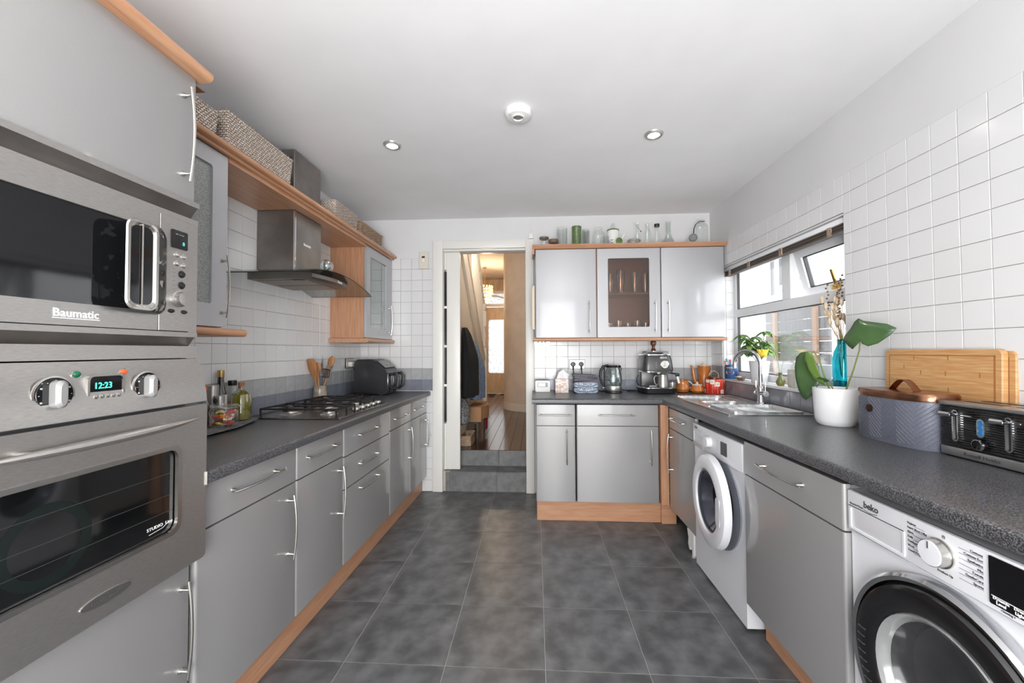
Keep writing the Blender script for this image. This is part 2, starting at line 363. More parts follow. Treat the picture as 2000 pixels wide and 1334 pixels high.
b = B(); b.box(-.862, -.8445, YB + .04, YB + .07, .64, 2.06, mat('dark_door_glass', (30, 28, 26), .1)); b.box(-.85, -.8385, YB + .0385, YB + .045, .64, 2.06, MC['dark_door_glass']); b.out('door_glass', t)
FT2 = mat('grey_step_tile', (118, 119, 119), .45, c2=(96, 97, 98), ns=14, rnd=.04)
t = thing('trim_2', 'two shallow grey tiled steps rising into the hall doorway', 'step', kind='structure')
b = B(); b.box(-.862, -.088, YB + .012, YB + .2, 0, .178, GROUT); b.box(-.862, -.088, YB + .2, YB + .5, 0, .20, GROUT); b.out('step_core', t)
for x0, x1 in ((-.842, -.80), (-.80, -.36), (-.36, -.088)):
    tile(t, x1 - x0, .178, FT2, ((x0 + x1) / 2, YB + .012, .089), (0, 0, 0), .01)
    if x1 - x0 > .1:
        b = B(); b.box(x0 + .001, x1 - .001, YB, YB + .19, .178, .186, FT, .001, 1); b.out('tile', t)
        tile(t, x1 - x0, .149, FT2, ((x0 + x1) / 2, YB + .2, .2605), (0, 0, 0), .01)
b = B(); b.box(-.957, XR, YB - .016, YB - .0, 0, .0, GLOSSW)
b.bm.free()
# ceiling spotlights and smoke alarm
for i, (x, y) in enumerate(SPOTS[:2]):
    t = thing('ceiling_spotlight', ('round recessed ceiling spotlight above the hob side' if i == 0 else 'round recessed ceiling spotlight above the sink side'), 'ceiling light', (x, y, ZC), 0, 'ceiling spotlights')
    b = B(); L = [(.030, -.002), (.034, -.010), (.045, -.012), (.052, -.005), (.054, .0)]
    b.lathe(L, mat('spot_bezel', (190, 188, 186), .3, .7), seg=32, cap0=False, cap1=False); b.out('rim', t)
    b = B(); b.lathe([(.0005, -.006), (.031, -.006), (.031, -.003)], mat('lit_bulb', (255, 250, 240), .5, emis=14), seg=24); b.out('lamp_lens', t)
t = thing('smoke_alarm', 'round white smoke alarm with a slotted vent on the ceiling', 'smoke alarm', (-.083, 2.086, ZC))
b = B(); b.lathe([(.068, 0), (.07, -.012), (.069, -.02), (.060, -.034), (.04, -.040), (.001, -.041)], WPLC, seg=40); b.out('housing', t)
b = B(); b.lathe([(.033, -.035), (.031, -.045), (.027, -.046), (.025, -.040)], WPLC, (0, -.012, 0), 24, cap0=False, cap1=False); b.out('vent_ring', t)
b = B()
for k in range(-3, 4): b.box(k * .007 - .002, k * .007 + .002, -.032 + abs(k) * .004, .008 - abs(k) * .004, -.0425, -.041, BLK)
b.out('vent_slot', t)['kind'] = 'stuff'
b = B(); b.ball((-.04, -.03, -.036), .003, mat('red_led', (160, 40, 30), .3), 5); b.out('indicator', t)
# isolator switch, sockets
t = thing('isolator_switch', 'cream wall switch with a red light beside the doorway', 'switch', (-1.045, YB - .006, 2.16))
b = B(); b.plate(rr(-.046, .046, -.08, .08, .004, 2), -.012, 0, CREAM, .003); b.out('plate', t)
b = B(); b.box(-.017, .011, -.016, -.011, .022, .038, mat('dark_red_neon', (70, 20, 14), .3)); b.out('neon', t)
b = B(); b.box(-.018, .008, -.018, -.011, -.02, .016, WPLC, .003); b.out('rocker', t)
def socket(label, loc, rz, w, h, plugs, border=None):
    t = thing('wall_socket', label, 'socket', loc, rz)
    b = B(); b.plate(rr(-w / 2, w / 2, -h / 2, h / 2, .004, 2), -.009, 0, border or NICK, .001); b.plate(rr(-w / 2 + .004, w / 2 - .004, -h / 2 + .004, h / 2 - .004, .003, 2), -.012, -.008, mat('pale_steel', (214, 206, 200), .3, .4)); b.out('plate', t)
    for px in plugs:
        b = B(); b.lathe([(.023, 0), (.023, .02), (.018, .03), (.001, .031)], BLK, (px, -.011, 0), 16, 'y', 1, .92); b.tube([(px, -.03, -.012), (px, -.038, -.03), (px + .003, -.03, -.06), (px + .008, -.02, -.11)], [.008, .007, .004, .0035], BLK); b.out('plug', t)
    return t
socket('steel double socket with two black plugs above the folded tea towels', (.381, YB - .006, 1.18), 0, .146, .086, (-.037, .037), BLK)
t = socket('white switch plate with round knobs under the wall cabinet by the doorway', (.062, YB - .006, 1.385), 0, .146, .086, (), WPLC)
for k in (-.035, 0, .03):
    b = B(); b.lathe([(.008, 0), (.008, .008), (.001, .008)], mat('grey_dot', (150, 150, 150), .5), (k, -.012, 0), 10, 'y'); b.out('knob', t)
t = socket('dark socket plate with a white plug beside the air fryer', (XL + .006, 3.52, 1.20), 90, .146, .09, (), BLK)
b = B(); b.box(-.04, .03, -.05, -.012, -.03, .012, WPLC, .006); b.tube([(0, -.04, -.03), (.02, -.045, -.08), (.10, -.03, -.16), (.12, -.03, -.24)], .004, BLK); b.out('plug', t)
b = B(); b.box(0, .011, -.018, 0, -.0, .0, WPLC); b.bm.free()
t = thing('door_sensor', 'tiny white sensor box on top of the door frame', 'sensor', (-.035, 3.745, 2.343))
b = B(); b.box(-.02, .02, -.012, .012, 0, .05, WPLC, .003); b.out('case', t); b = B(); b.tube([(0, 0, .05), (.004, 0, .13)], .0016, WPLC, 6); b.out('aerial', t)
# ---------------------------------------------------------------- base cabinets
def base_unit(label, loc, rz, w, d, fronts, top, toe=.15, name='base_cabinet', sm=None, ct=None):
    t = thing(name, label, 'cabinet', loc, rz); sm = sm or SIL
    b = B(); b.box(.003, w - .003, .024, d, toe + .002, (ct or top) - .006, CARC); b.out('carcass', t)
    for kind, z0, z1, h in fronts:
        b = B(); b.vbox(.002, w - .002, 0, .022, z0 + .0015, z1 - .0015, sm, .009)
        p = b.out('drawer' if kind == 'd' else 'door', t)
        for (x, z, L, v) in h: handle(p, x, z, L, v)
    return t
LA = 90 - 1.03
def LP(Y, out=0): return (-1.06 + .018 * (Y - 1.2) + out, Y, 0)
HL = .20
base_unit('silver drawer over door cabinet next to the oven housing', LP(1.222), LA, .518, .57, [('d', .738, .887, [(.262, .822, .27, False)]), ('p', .145, .735, [(.462, .56, .27, True)])], .889)
base_unit('narrow silver drawer over door cabinet before the hob', LP(1.742), LA, .423, .57, [('d', .738, .887, [(.20, .818, .29, False)]), ('p', .145, .735, [(.372, .56, .27, True)])], .889)
base_unit('silver cabinet of three deep drawers under the gas hob', LP(2.167), LA, .668, .58, [('d', .728, .887, [(.308, .813, .30, False)]), ('d', .550, .725, [(.308, .645, .30, False)]), ('d', .145, .547, [(.315, .502, .30, False)])], .889)
base_unit('silver drawer over door cabinet just past the hob', LP(2.837), LA, .455, .60, [('d', .738, .887, [(.2, .81, .29, False)]), ('p', .145, .735, [(.40, .56, .27, True)])], .889)
base_unit('silver drawer over door cabinet by the end wall under the air fryer', LP(3.294), LA, .455, .60, [('d', .738, .887, [(.2, .81, .29, False)]), ('p', .145, .735, [(.405, .56, .27, True)])], .889)
t = thing('plinth', 'long beech plinth under the hob side cabinets', 'plinth', LP(1.20), LA)
b = B(); b.box(0, 2.56, .045, .062, .001, .148, BEECHH, .001, 1); b.out('board', t)
def nose(b, x0, x1, y0, y1, zt, th, m, y1b=None, n=7):   # rounded front edge along local x
    r = .014; P = []
    for k in range(n + 1):
        a = R(90 + 90 * k / n); P.append((y0 + r + r * math.cos(a), zt - r + r * math.sin(a)))
    for k in range(n + 1):
        a = R(180 + 90 * k / n); P.append((y0 + .006 + .006 * math.cos(a), zt - th + .006 + .006 * math.sin(a)))
    pa = P + [(y1, zt - th), (y1, zt)]; pb = P + [(y1b or y1, zt - th), (y1b or y1, zt)]
    b.loops([[(x0, y, z) for y, z in pa], [(x1, y, z) for y, z in pb]], m)
t = thing('worktop', 'dark speckled worktop along the hob side', 'worktop', LP(1.222), LA)
b = B(); nose(b, 0, 2.54, -.034, .594, .93, .040, TOP, .636); b.out('slab', t)
b = B(); b.box(-.003, 0, -.036, .2, .889, .931, NICK, .001, 1); b.out('end_strip', t)['label'] = 'bright metal end strip'
# right hand run, fronts at X=.957 facing -X
XF = .957
base_unit('silver drawer over door cabinet between the two washing machines', (XF, 1.945, 0), -90, .612, .56, [('d', .738, .886, [(.295, .818, .29, False)]), ('p', .15, .735, [])], .888)
base_unit('silver drawer over door cabinet in the corner beside the beech post', (.985, 3.085, 0), -90, .50, .55, [('d', .735, .88, [(.20, .815, .28, False)]), ('p', .15, .732, [(.075, .56, .28, True)])], .888, ct=.76)
t = thing('plinth', 'short beech plinth under the cabinet between the washing machines', 'plinth', (1.03, 1.92, 0), -90)
b = B(); b.box(0, .58, 0, .016, .001, .148, BEECHH, .001, 1); b.out('board', t)
base_unit('narrow silver drawer over door cabinet beside the doorway', (0, 3.125, 0), 0, .304, .58, [('d', .733, .893, [(.15, .815, .255, False)]), ('p', .158, .730, [(.235, .575, .265, True)])], .895)
base_unit('wide silver drawer over door cabinet facing the room by the corner post', (.308, 3.125, 0), 0, .618, .58, [('d', .733, .893, [(.30, .815, .27, False)]), ('p', .158, .730, [(.555, .575, .265, True)])], .895)
t = thing('corner_post', 'beech corner post joining the two silver cabinet runs', 'post', (.93, 3.10, 0))
b = B(); b.box(0, .042, 0, .05, .155, .897, BEECH, .002, 1); b.box(.04, .056, -.008, .04, .15, .897, BEECH, .002, 1); b.out('board', t)
t = thing('plinth', 'beech plinth under the cabinets facing the room', 'plinth', (0, 3.165, 0))
b = B(); b.box(.008, .955, 0, .016, .001, .152, BEECHH, .001, 1); b.out('board', t)
b = B(); b.box(.008, .024, .017, .55, .001, .152, BEECHX, .001, 1); b.out('return_board', t)
b = B(); b.box(.94, 1.05, -.03, -.014, .001, .152, BEECHH, .003, 1); b.out('corner_piece', t)
t = thing('plinth_clip', 'white plastic clip showing under the sink corner cabinet', 'bracket', (1.0, 2.68, 0))
b = B(); b.plate([(-.05, .15), (.06, .15), (.06, .02), (.045, .0), (.03, .0), (.032, .035), (.018, .06), (.002, .055), (-.006, .03), (-.02, .03), (-.035, .06), (-.03, .1)], -.02, .02, WPLC); o = b.out('bracket', t); o.rotation_euler = (0, 0, R(-90))
# L shaped worktop with the sink cut out
t = thing('worktop', 'dark speckled worktop turning the corner around the sink', 'worktop')
ZT = .94; TH = .04
b = B()
b2 = B(); nose(b2, -3.10, -.35, .945, .985, ZT, TH, TOP)
bmesh.ops.transform(b2.bm, matrix=Matrix(((0, 1, 0, 0), (-1, 0, 0, 0), (0, 0, 1, 0), (0, 0, 0, 1))), verts=b2.bm.verts)
b2.out('front_edge', t)
b2 = B(); nose(b2, -.028, .975, 3.10, 3.14, ZT, TH, TOP); b2.out('front_edge', t)
SX0, SX1, SY0, SY1 = 1.07, 1.548, 2.325, 3.335
for q in ((.985, 1.589, .35, SY0 + .02), (.985, SX0 + .02, SY0 + .02, SY1 - .02), (SX1 - .02, 1.589, SY0 + .02, SY1 - .02), (.975, 1.589, SY1 - .02, 3.768), (-.028, .975, 3.14, 3.768)):
    b.box(q[0], q[1], q[2], q[3], ZT - TH, ZT, TOP)
b.box(.965, .985, 3.10, 3.32, ZT - TH, ZT, TOP)
b.out('slab', t)
# sink
t = thing('sink', 'stainless steel one and a half bowl sink with ribbed drainer', 'sink', (0, 0, 0))
SK = mat('sink_steel', (222, 222, 222), .26, .9, 0, c2=(182, 182, 182), ns=30, stretch=(1, .1, 1))
b = B(); zt = ZT + .004
def flat(b, x0, x1, y0, y1, m=SK, z0=None): b.box(x0, x1, y0, y1, z0 or ZT - .004, zt, m)
def ringh(b, o, i, z0, z1, m):
    n = len(o); vs = [(x, y, z1) for x, y in o] + [(x, y, z1) for x, y in i] + [(x, y, z0) for x, y in o] + [(x, y, z0) for x, y in i]; fs = []
    for k in range(n):
        j = (k + 1) % n; fs += [(k, n + k, n + j, j), (k, j, 2 * n + j, 2 * n + k), (n + j, n + k, 3 * n + k, 3 * n + j)]
    b.add(vs, fs, m)
def sq(x0, x1, y0, y1, r, n=5): return rr(x0, x1, y0, y1, r, n)
def cell(b, ox0, ox1, oy0, oy1, ix0, ix1, iy0, iy1, r, depth, m=SK):
    o = sq(ox0, ox1, oy0, oy1, .001); i = sq(ix0, ix1, iy0, iy1, r)
    L = [[(x, y, zt) for x, y in o], [(x, y, zt) for x, y in i]]
    for s, z in ((.004, -.006), (.008, -.03), (.014, -depth + .02), (.03, -depth)):
        j = sq(ix0 + s, ix1 - s, iy0 + s, iy1 - s, max(r - s * .5, .01)); L.append([(x, y, zt + z) for x, y in j])
    b.loops(L, m, True, False, True)
ym1, ym2 = 2.985, 2.71
cell(b, SX0, SX1, ym1, SY1, SX0 + .035, SX1 - .085, ym1 + .012, SY1 - .028, .05, .15)
cell(b, SX0, SX1, ym2, ym1, SX0 + .09, SX1 - .13, ym2 + .015, ym1 - .012, .05, .11)
cell(b, SX0, SX1, SY0, ym2, SX0 + .03, SX1 - .03, SY0 + .028, ym2 - .008, .03, .008)
ringh(b, sq(SX0 - .003, SX1 + .003, SY0 - .003, SY1 + .003, .004), sq(SX0 + .004, SX1 - .004, SY0 + .004, SY1 - .004, .002), ZT, zt + .0015, CHROME)
b.out('basin', t)
for k in range(8):
    b = B(); y = SY0 + .06 + k * .036; b.tube([(SX0 + .06 + .01 * k, y, zt - .006), (SX1 - .10, y + .03, zt - .006)], .006, SK, 8, flat=.7); b.out('drainer_rib', t)
for (x, y, z) in ((1.27, 3.15, zt - .149), (1.27, 2.85, zt - .109)):
    b = B(); b.lathe([(.042, .001), (.036, .003), (.001, .002)], CHROME, (x, y, z), 24); b.lathe([(.014, .003), (.012, .012), (.001, .013)], CHROME, (x, y, z), 16); b.out('drain', t)
t = thing('mixer_tap', 'tall chrome swan neck mixer tap with two side levers', 'tap', (1.512, 2.83, ZT + .004))
b = B(); b.lathe([(.03, 0), (.03, .004), (.024, .008), (.021, .02), (.021, .10), (.016, .11), (.013, .118)], CHROME, seg=24); b.out('body', t)
b = B(); P = [(0, 0, .11), (0, 0, .2), (0, 0, .262)]
dx, dy = -.5, .866
for k in range(1, 17):
    a = R(180 * k / 16); rr_ = .092; u = rr_ * (1 - math.cos(a)); P.append((u * dx, u * dy, .262 + rr_ * math.sin(a)))
P.append((P[-1][0], P[-1][1], P[-1][2] - .03)); b.tube(P, .0125, CHROME, 14); b.out('spout', t)
for s, nm in ((-1, 0), (1, 0)):
    b = B(); b.tube([(0, s * .01, .07), (0, s * .045, .07)], .017, CHROME, 16); b.tube([(0, s * .045, .07), (0, s * .062, .07)], .019, CHROME, 16); b.tube([(0, s * .055, .08), (.0, s * .058, .15)], .0035, CHROME, 8); b.out('lever', t)
# ---------------------------------------------------------------- wall cabinets at the back
FRG = glass('frosted_cabinet_glass', (214, 198, 188), .04, .35, .3)
def glassdoor(t, x0, x1, z0, z1, ix0, ix1, iz0, iz1, gm, sm):
    b = B(); b.ring(rr(x0, x1, z0, z1, .004), rr(ix0, ix1, iz0, iz1, .012), 0, .022, sm); p = b.out('door', t)
    b = B(); b.box(ix0 - .003, ix1 + .003, .009, .013, iz0 - .003, iz1 + .003, gm); b.out('glass_panel', p); return p
def wall_unit(label, loc, rz, w, d, z0, z1, hx, glz=None, gm=None):
    t = thing('wall_cabinet', label, 'cabinet', loc, rz)
    if glz:
        b = B(); b.box(.0, .016, .024, d, z0, z1, BEECH); b.box(w - .016, w, .024, d, z0, z1, BEECH); b.box(.016, w - .016, .024, d, z0, z0 + .016, BEECHH); b.box(.016, w - .016, .024, d, z1 - .016, z1, BEECHH); b.box(.016, w - .016, d - .008, d, z0 + .016, z1 - .016, BEECHH); b.out('carcass', t)
        p = glassdoor(t, .003, w - .003, z0 + .002, z1 - .002, *glz, gm or FRG, SILW)
        b = B(); b.box(.016, w - .016, .05, d - .01, (z0 + z1) / 2 - .008, (z0 + z1) / 2 + .008, BEECHH); b.out('shelf', t)
    else:
        b = B(); b.box(.002, w - .002, .024, d, z0, z1, CARC); b.out('carcass', t)
        b = B(); b.vbox(.003, w - .003, 0, .022, z0 + .002, z1 - .002, SILW, .008); p = b.out('door', t)
    handle(p, hx, z0 + .175, .27, True)
    return t
UZ0, UZ1 = 1.413, 2.168
wall_unit('silver wall cabinet nearest the doorway on the end wall', (0, 3.46, 0), 0, .522, .305, UZ0, UZ1, .455)
gc = wall_unit('silver wall cabinet with frosted glass door showing glasses on the end wall', (.524, 3.46, 0), 0, .528, .305, UZ0, UZ1, .478, (.092, .435, 1.502, 2.083))
wall_unit('silver wall cabinet beside the window on the end wall', (1.054, 3.46, 0), 0, .522, .305, UZ0, UZ1, .055)
def pelmet(name, label, loc, rz, prof, x0, x1, y1, m, cat='shelf', ends=True):
    t = thing(name, label, cat, loc, rz); b = B()
    P = prof + [(y1, prof[-1][1]), (y1, prof[0][1])]
    b.loops([[(x0, y, z) for y, z in P], [(x1, y, z) for y, z in P]], m); b.out('moulding', t); return t
def roundp(y0, z0, z1, r=None):
    r = (z1 - z0) / 2; return [(y0 + r - r * math.sin(R(a)), z0 + r + r * math.cos(R(a))) for a in range(0, 181, 20)]
pelmet('cornice', 'beech cornice board topping the end wall cabinets', (0, 3.46, 0), 0, [(-.035, 2.203), (-.036, 2.195), (-.028, 2.180), (-.015, 2.170)], -.022, XR - .01, .305, BEECHH)
t = pelmet('pelmet', 'rounded beech rail under the end wall cabinets', (0, 3.46, 0), 0, roundp(-.022, 1.384, 1.411), -.022, XR - .01, .07, BEECHH)
t = thing('cabinet_trim_block', 'small beech return block at the top of the cabinet by the doorway', 'trim', (-.022, 3.44, 0))
b = B(); b.box(-.001, .018, .0, .2, 2.125, 2.17, BEECHX, .001, 1); b.out('block', t)
t = thing('towel_rail_block', 'pale wooden rail fixed to the side of the wall cabinet by the doorway', 'rail', (-.01, 3.47, 0))
b = B(); b.plate([(-.012, 1.49), (.006, 1.485), (.006, 1.86), (-.004, 1.86), (-.016, 1.84), (-.016, 1.5)], 0, .06, mat('pale_pine', (212, 192, 168), .5)); b.out('strip', t)
# glasses behind the frosted door
GLS = glass('drinking_glass_blue', (225, 232, 238), .35, .95, .15)
def glassware(label, x, y, z, r, h, grp):
    o = B(); o.lathe([(r * .75, 0), (r * .8, .004), (r, h), (r - .003, h), (r * .76, .008), (.001, .006)], GLS, seg=14, cap1=False)
    ob = o.out('drinking_glass', None, (x, y, z)); return tag(ob, label, 'glass', grp)
zs = (UZ0 + UZ1) / 2 + .0085
for k, (x, h, r) in enumerate([(.65, .17, .034), (.74, .20, .038), (.86, .18, .036), (.95, .17, .032)]):
    glassware(['first', 'second', 'third', 'fourth'][k] + ' tall glass from the doorway end, middle shelf, behind the frosted door', x, 3.56, zs, r, h, 'glasses on the middle shelf of the frosted cabinet')
for k, x in enumerate([.64, .72, .80, .88, .95]):
    glassware(['first', 'second', 'third', 'fourth', 'fifth'][k] + ' short glass from the doorway end, bottom shelf, behind the frosted door', x, 3.56, UZ0 + .017, .036, .11 + .02 * (k % 2), 'glasses on the bottom shelf of the frosted cabinet')
# ---------------------------------------------------------------- wall cabinets on the hob side
XU = -1.352
REED = mat('reeded_mesh_glass', (150, 152, 150), .3, .1, .2, c2=(118, 122, 118), ns=260, stretch=(1, 1, 1), thr=(.45, .55), bump=.4, bs=300)
wall_unit('silver wall cabinet with meshed glass door beside the oven housing', (XU, 1.22, 0), 90, .485, .302, 1.41, 2.163, .452, (.07, .40, 1.507, 2.091), REED)
wall_unit('silver wall cabinet with clear glass door at the end of the hob side', (XU, 3.185, 0), 90, .575, .302, 1.413, 2.163, .485, (.075, .43, 1.50, 2.083), glass('cabinet_clear_glass', (190, 196, 192), .12, .7))
t = thing('shelf_board', 'long beech shelf bridging above the hob with rounded cornice edge', 'shelf', (XU, 1.222, 0), 90)
b = B(); P = roundp(-.045, 2.178, 2.206); nose_ = P + [(.303, 2.178), (.303, 2.206)]
for x0, x1, d in ((0, 1.085, .303), (1.085, 1.402, .067), (1.402, 2.545, .303)):
    PP = P + [(d, 2.178), (d, 2.206)]; b.loops([[(x0, y, z) for y, z in PP], [(x1, y, z) for y, z in PP]], BEECHX)
b.out('cornice_edge', t)
b = B(); b.box(0, 2.54, -.02, .0, 2.165, 2.178, BEECHX, .002, 1); b.out('bead', t)
b = B(); b.box(.487, 1.085, -.0, .300, 2.146, 2.176, BEECHX); b.box(1.40, 1.96, -.0, .300, 2.146, 2.176, BEECHX); b.box(1.085, 1.40, 0, .066, 2.146, 2.176, BEECHX); b.out('underside_panel', t)
pelmet('pelmet', 'rounded beech rail under the meshed glass wall cabinet', (XU, 1.222, 0), 90, roundp(-.045, 1.372, 1.404), 0, .55, .30, BEECHX)
pelmet('pelmet', 'rounded beech base rail under the clear glass wall cabinet', (XU, 3.16, 0), 90, roundp(-.03, 1.376, 1.410), 0, .60, .30, BEECHX)
for k, (y, h) in enumerate([(3.33, .14), (3.45, .16), (3.58, .12)]):
    o = B(); o.lathe([(.03, 0), (.034, h), (.031, h), (.028, .004), (.001, .004)], GLS, seg=14, cap1=False)
    tag(o.out('drinking_glass', None, (-1.48, y, 1.4295 if k else 1.4295)), ['first', 'second', 'third'][k] + ' tumbler from the hob behind the clear glass cabinet door', 'glass', 'tumblers behind the clear glass door')
# ---------------------------------------------------------------- oven housing, microwave and oven
TX, TY = -1.07, .614
t = thing('tall_oven_housing', 'tall silver cabinet housing the microwave and the built in oven', 'cabinet', (TX, TY, 0), 90)
b = B(); b.box(0, .018, .024, .58, .13, 2.17, CARC); b.box(.582, .6, .024, .58, .13, 2.17, CARC)
for z in (.13, .655, 1.30, 1.76, 2.152): b.box(.018, .582, .03, .58, z, z + .016, CARC)
b.box(.018, .582, .56, .58, .13, 2.168, CARC); b.out('carcass', t)
b = B(); b.vbox(.002, .598, -.002, .022, 1.774, 2.165, SIL, .008); p = b.out('door', t); handle(p, .548, 1.966, .29, True, -.002)
b = B(); b.vbox(.002, .598, -.002, .022, .15, .655, SIL, .008); p = b.out('door', t); handle(p, .58 - .015, .47, .29, True, -.002)
b = B(); b.box(0, .6, .045, .06, .001, .13, BEECHH); b.out('plinth_board', t)
b = B(); PP = roundp(-.045, 2.166, 2.200) + [(.3, 2.166), (.3, 2.2)]; b.loops([[(x, y, z) for y, z in PP] for x in (-.02, .612)], BEECHX); b.out('cornice', t)
t = thing('microwave', 'stainless steel built in microwave with black window and worn upright handle', 'microwave', (TX, TY, 0), 90)
MG = mat('dark_mirror_glass', (28, 29, 31), .06, .4, .6)
b = B(); b.box(.02, .58, .03, .45, 1.33, 1.755, CARC); b.out('casing', t)
def bev(b, z0, z1, y0, y1, m):   # slanted trim strip, front profile y0 at z0 -> y1 at z1
    b.loops([[(x, .03, z0), (x, y0, z0), (x, y1, z1), (x, .03, z1)] for x in (.001, .604)] if 0 else [[(x, .03, z0), (x, y0, z0), (x, y1, z1), (x, .03, z1)] for x in (.001, .602)], m)
b = B(); bev(b, 1.755, 1.771, -.012, -.012, STEEL); bev(b, 1.718, 1.755, .022, -.004, STEELD); bev(b, 1.700, 1.716, -.008, -.008, STEEL)
bev(b, 1.350, 1.364, -.010, -.010, STEEL); bev(b, 1.322, 1.350, .02, -.002, STEELD); bev(b, 1.2865, 1.322, -.012, -.008, STEEL)
b.box(.571, .602, -.008, .03, 1.364, 1.700, STEEL, .001, 1); b.out('trim_frame', t)
b = B(); b.ring(rr(.001, .464, 1.366, 1.698, .002), rr(.04, .428, 1.418, 1.648, .004), -.014, .02, STEEL)
p = b.out('door', t); b = B(); b.box(.038, .43, -.008, .0, 1.414, 1.652, MG); b.out('window', p)
text('Baumatic', .026, WPRINT, p, (.262, -.0150, 1.385), bold=.0004); b = B(); b.box(.215, .312, -.0150, -.0142, 1.3805, 1.3825, WPRINT); b.out('underline', p)
HW = mat('worn_black_chrome', (34, 34, 36), .25, .5, 0, c2=(205, 205, 205), ns=34, thr=(.60, .64))
O0 = rr(.388, .488, 1.409, 1.652, .03); O1 = rr(.336, .424, 1.412, 1.648, .026); I1 = rr(.345, .415, 1.422, 1.638, .02); I0 = rr(.352, .408, 1.43, 1.63, .016)
b = B(); b.loops([[(x, -.015, z) for x, z in O0], [(x, -.034, z) for x, z in rr(.366, .464, 1.409, 1.652, .03)], [(x, -.052, z) for x, z in O1]], HW, True, True, False); h = b.out('handle', p)
b = B(); b.loops([[(x, -.052, z) for x, z in O1], [(x, -.056, z) for x, z in rr(.338, .422, 1.414, 1.646, .025)], [(x, -.056, z) for x, z in I1], [(x, -.050, z) for x, z in I0]], NICK, True, False, False); b.out('bright_rim', h)
b = B(); b.plate(rr(.345, .415, 1.422, 1.638, .018), -.0512, -.045, BLKG); b.tube([(.378, -.054, 1.418), (.378, -.054, 1.642)], .0022, STEELD, 6); b.out('recess', h)
b = B(); b.box(.467, .570, -.014, .02, 1.366, 1.698, STEEL, .001, 1); p = b.out('control_panel', t)
b = B(); b.plate(rr(.500, .556, 1.610, 1.664, .005), -.0165, -.013, BLKG); b.out('display', p)
text('0', .016, mat('teal_digit', (70, 170, 170), .5, emis=1.2), p, (.541, -.017, 1.622))
text('---  -- ---', .008, WPRINT, p, (.528, -.017, 1.650))
for (x, z, r) in [(.522, 1.592, .006), (.545, 1.590, .006), (.522, 1.566, .006), (.545, 1.564, .006), (.538, 1.536, .008), (.538, 1.503, .008)]:
    b = B(); b.lathe([(r + .003, 0), (r + .003, .002), (r, .003), (r * .9, .007), (.0005, .008)], BLK if r > .007 else NICK, (x, -.0135, z), 14, 'y'); b.out('button', p)
b = B(); b.lathe([(.025, 0), (.025, .005), (.021, .007), (.020, .02), (.0005, .022)], STEEL, (.530, -.0135, 1.462), 28, 'y'); b.out('dial', p)
for x in (.505, .548):
    b = B(); b.lathe([(.008, 0), (.006, .005), (.0005, .006)], BLK, (x, -.0135, 1.424), 12, 'y', 1.4, .8); b.out('button', p)
for k in range(6): text('----', .006, PRINT, p, (.512, -.0145, 1.548 - .012 * k))
t = thing('oven', 'stainless steel built in oven with round knobs and green clock', 'oven', (TX + .02, TY, 0), 90)
b = B(); b.box(.02, .58, .03, .5, .68, 1.28, CARC); b.out('casing', t)
b = B(); b.loops([[(x, .035, 1.152), (x, -.022, 1.152), (x, -.018, 1.19), (x, -.004, 1.25), (x, .008, 1.283), (x, .035, 1.283)] for x in (.001, .606)], STEEL); p = b.out('control_panel', t)
def facey(z): return -.018 + (z - 1.19) * .014 / .06 if z > 1.19 else -.022 + (z - 1.152) * .004 / .038
for x in (.206, .416):
    z = 1.214; y = facey(z); t3 = bpy.data
    b = B(); b.lathe([(.040, 0), (.040, .003), (.036, .0035), (.036, .001)], NICK, (x, y + .001, z), 32, 'y', cap1=False); b.lathe([(.0355, 0), (.034, .005), (.0005, .005)], BLKG, (x, y, z), 32, 'y'); k = b.out('knob', p)
    b = B(); b.plate(rr(x - .012, x + .012, z - .03, z + .03, .0115), y - .026, y - .003, mat('grip_silver', (150, 150, 150), .4, .4), .006); b.out('grip', k)
    for q in range(9):
        a = R(-30 + q * 30); text('-' if q % 2 else 'o', .008, WPRINT, k, (x + .030 * math.cos(a), y - .0055, z - .003 + .030 * math.sin(a)))
b = B(); y = facey(1.215); b.ring(rr(.271, .357, 1.178, 1.252, .012), rr(.276, .352, 1.183, 1.247, .010), y - .003, y + .01, NICK); b.plate(rr(.275, .353, 1.182, 1.248, .010), y - .001, y + .01, BLKG); k = b.out('clock_panel', p)
text('12:23', .021, mat('green_digit', (60, 225, 190), .5, emis=2.5), k, (.306, y - .002, 1.218), sx=.9)
for q in range(5):
    b = B(); b.lathe([(.006, 0), (.005, .004), (.0005, .005)], NICK, (.288 + q * .0132, y - .001, 1.199), 12, 'y'); b.out('button', k)
text('o  x  x  -  +', .008, WPRINT, k, (.314, y - .0022, 1.185))
for x, c in ((.256, (10, 90, 60)), (.361, (225, 90, 40))):
    y = facey(1.253); b = B(); b.lathe([(.010, 0), (.010, .002), (.008, .002)], NICK, (x, y, 1.254), 16, 'y', cap1=False); b.lathe([(.008, .001), (.006, .006), (.0005, .008)], mat('indicator_%d' % c[0], c, .15, 0, .5), (x, y, 1.254), 16, 'y'); b.out('indicator_lamp', p)
b = B(); b.ring(rr(.001, .607, .672, 1.143, .01), rr(.082, .512, .790, 1.035, .028), -.022, .014, STEEL)
b.ring(rr(.078, .516, .786, 1.039, .03), rr(.090, .504, .798, 1.027, .026), -.0245, -.015, NICK); p = b.out('door', t)
b = B(); b.box(.08, .514, -.012, .01, .788, 1.037, mat('oven_glass', (14, 15, 16), .05, 0, 1)); g = b.out('window', p)
text('STUDIO  Line', .012, WPRINT, g, (.462, -.0126, .822), sx=1.1)
b = B(); b.tube([(.43, -.0126, .812), (.47, -.0126, .816), (.49, -.0126, .826)], .0006, WPRINT, 4); b.out('flourish', g)
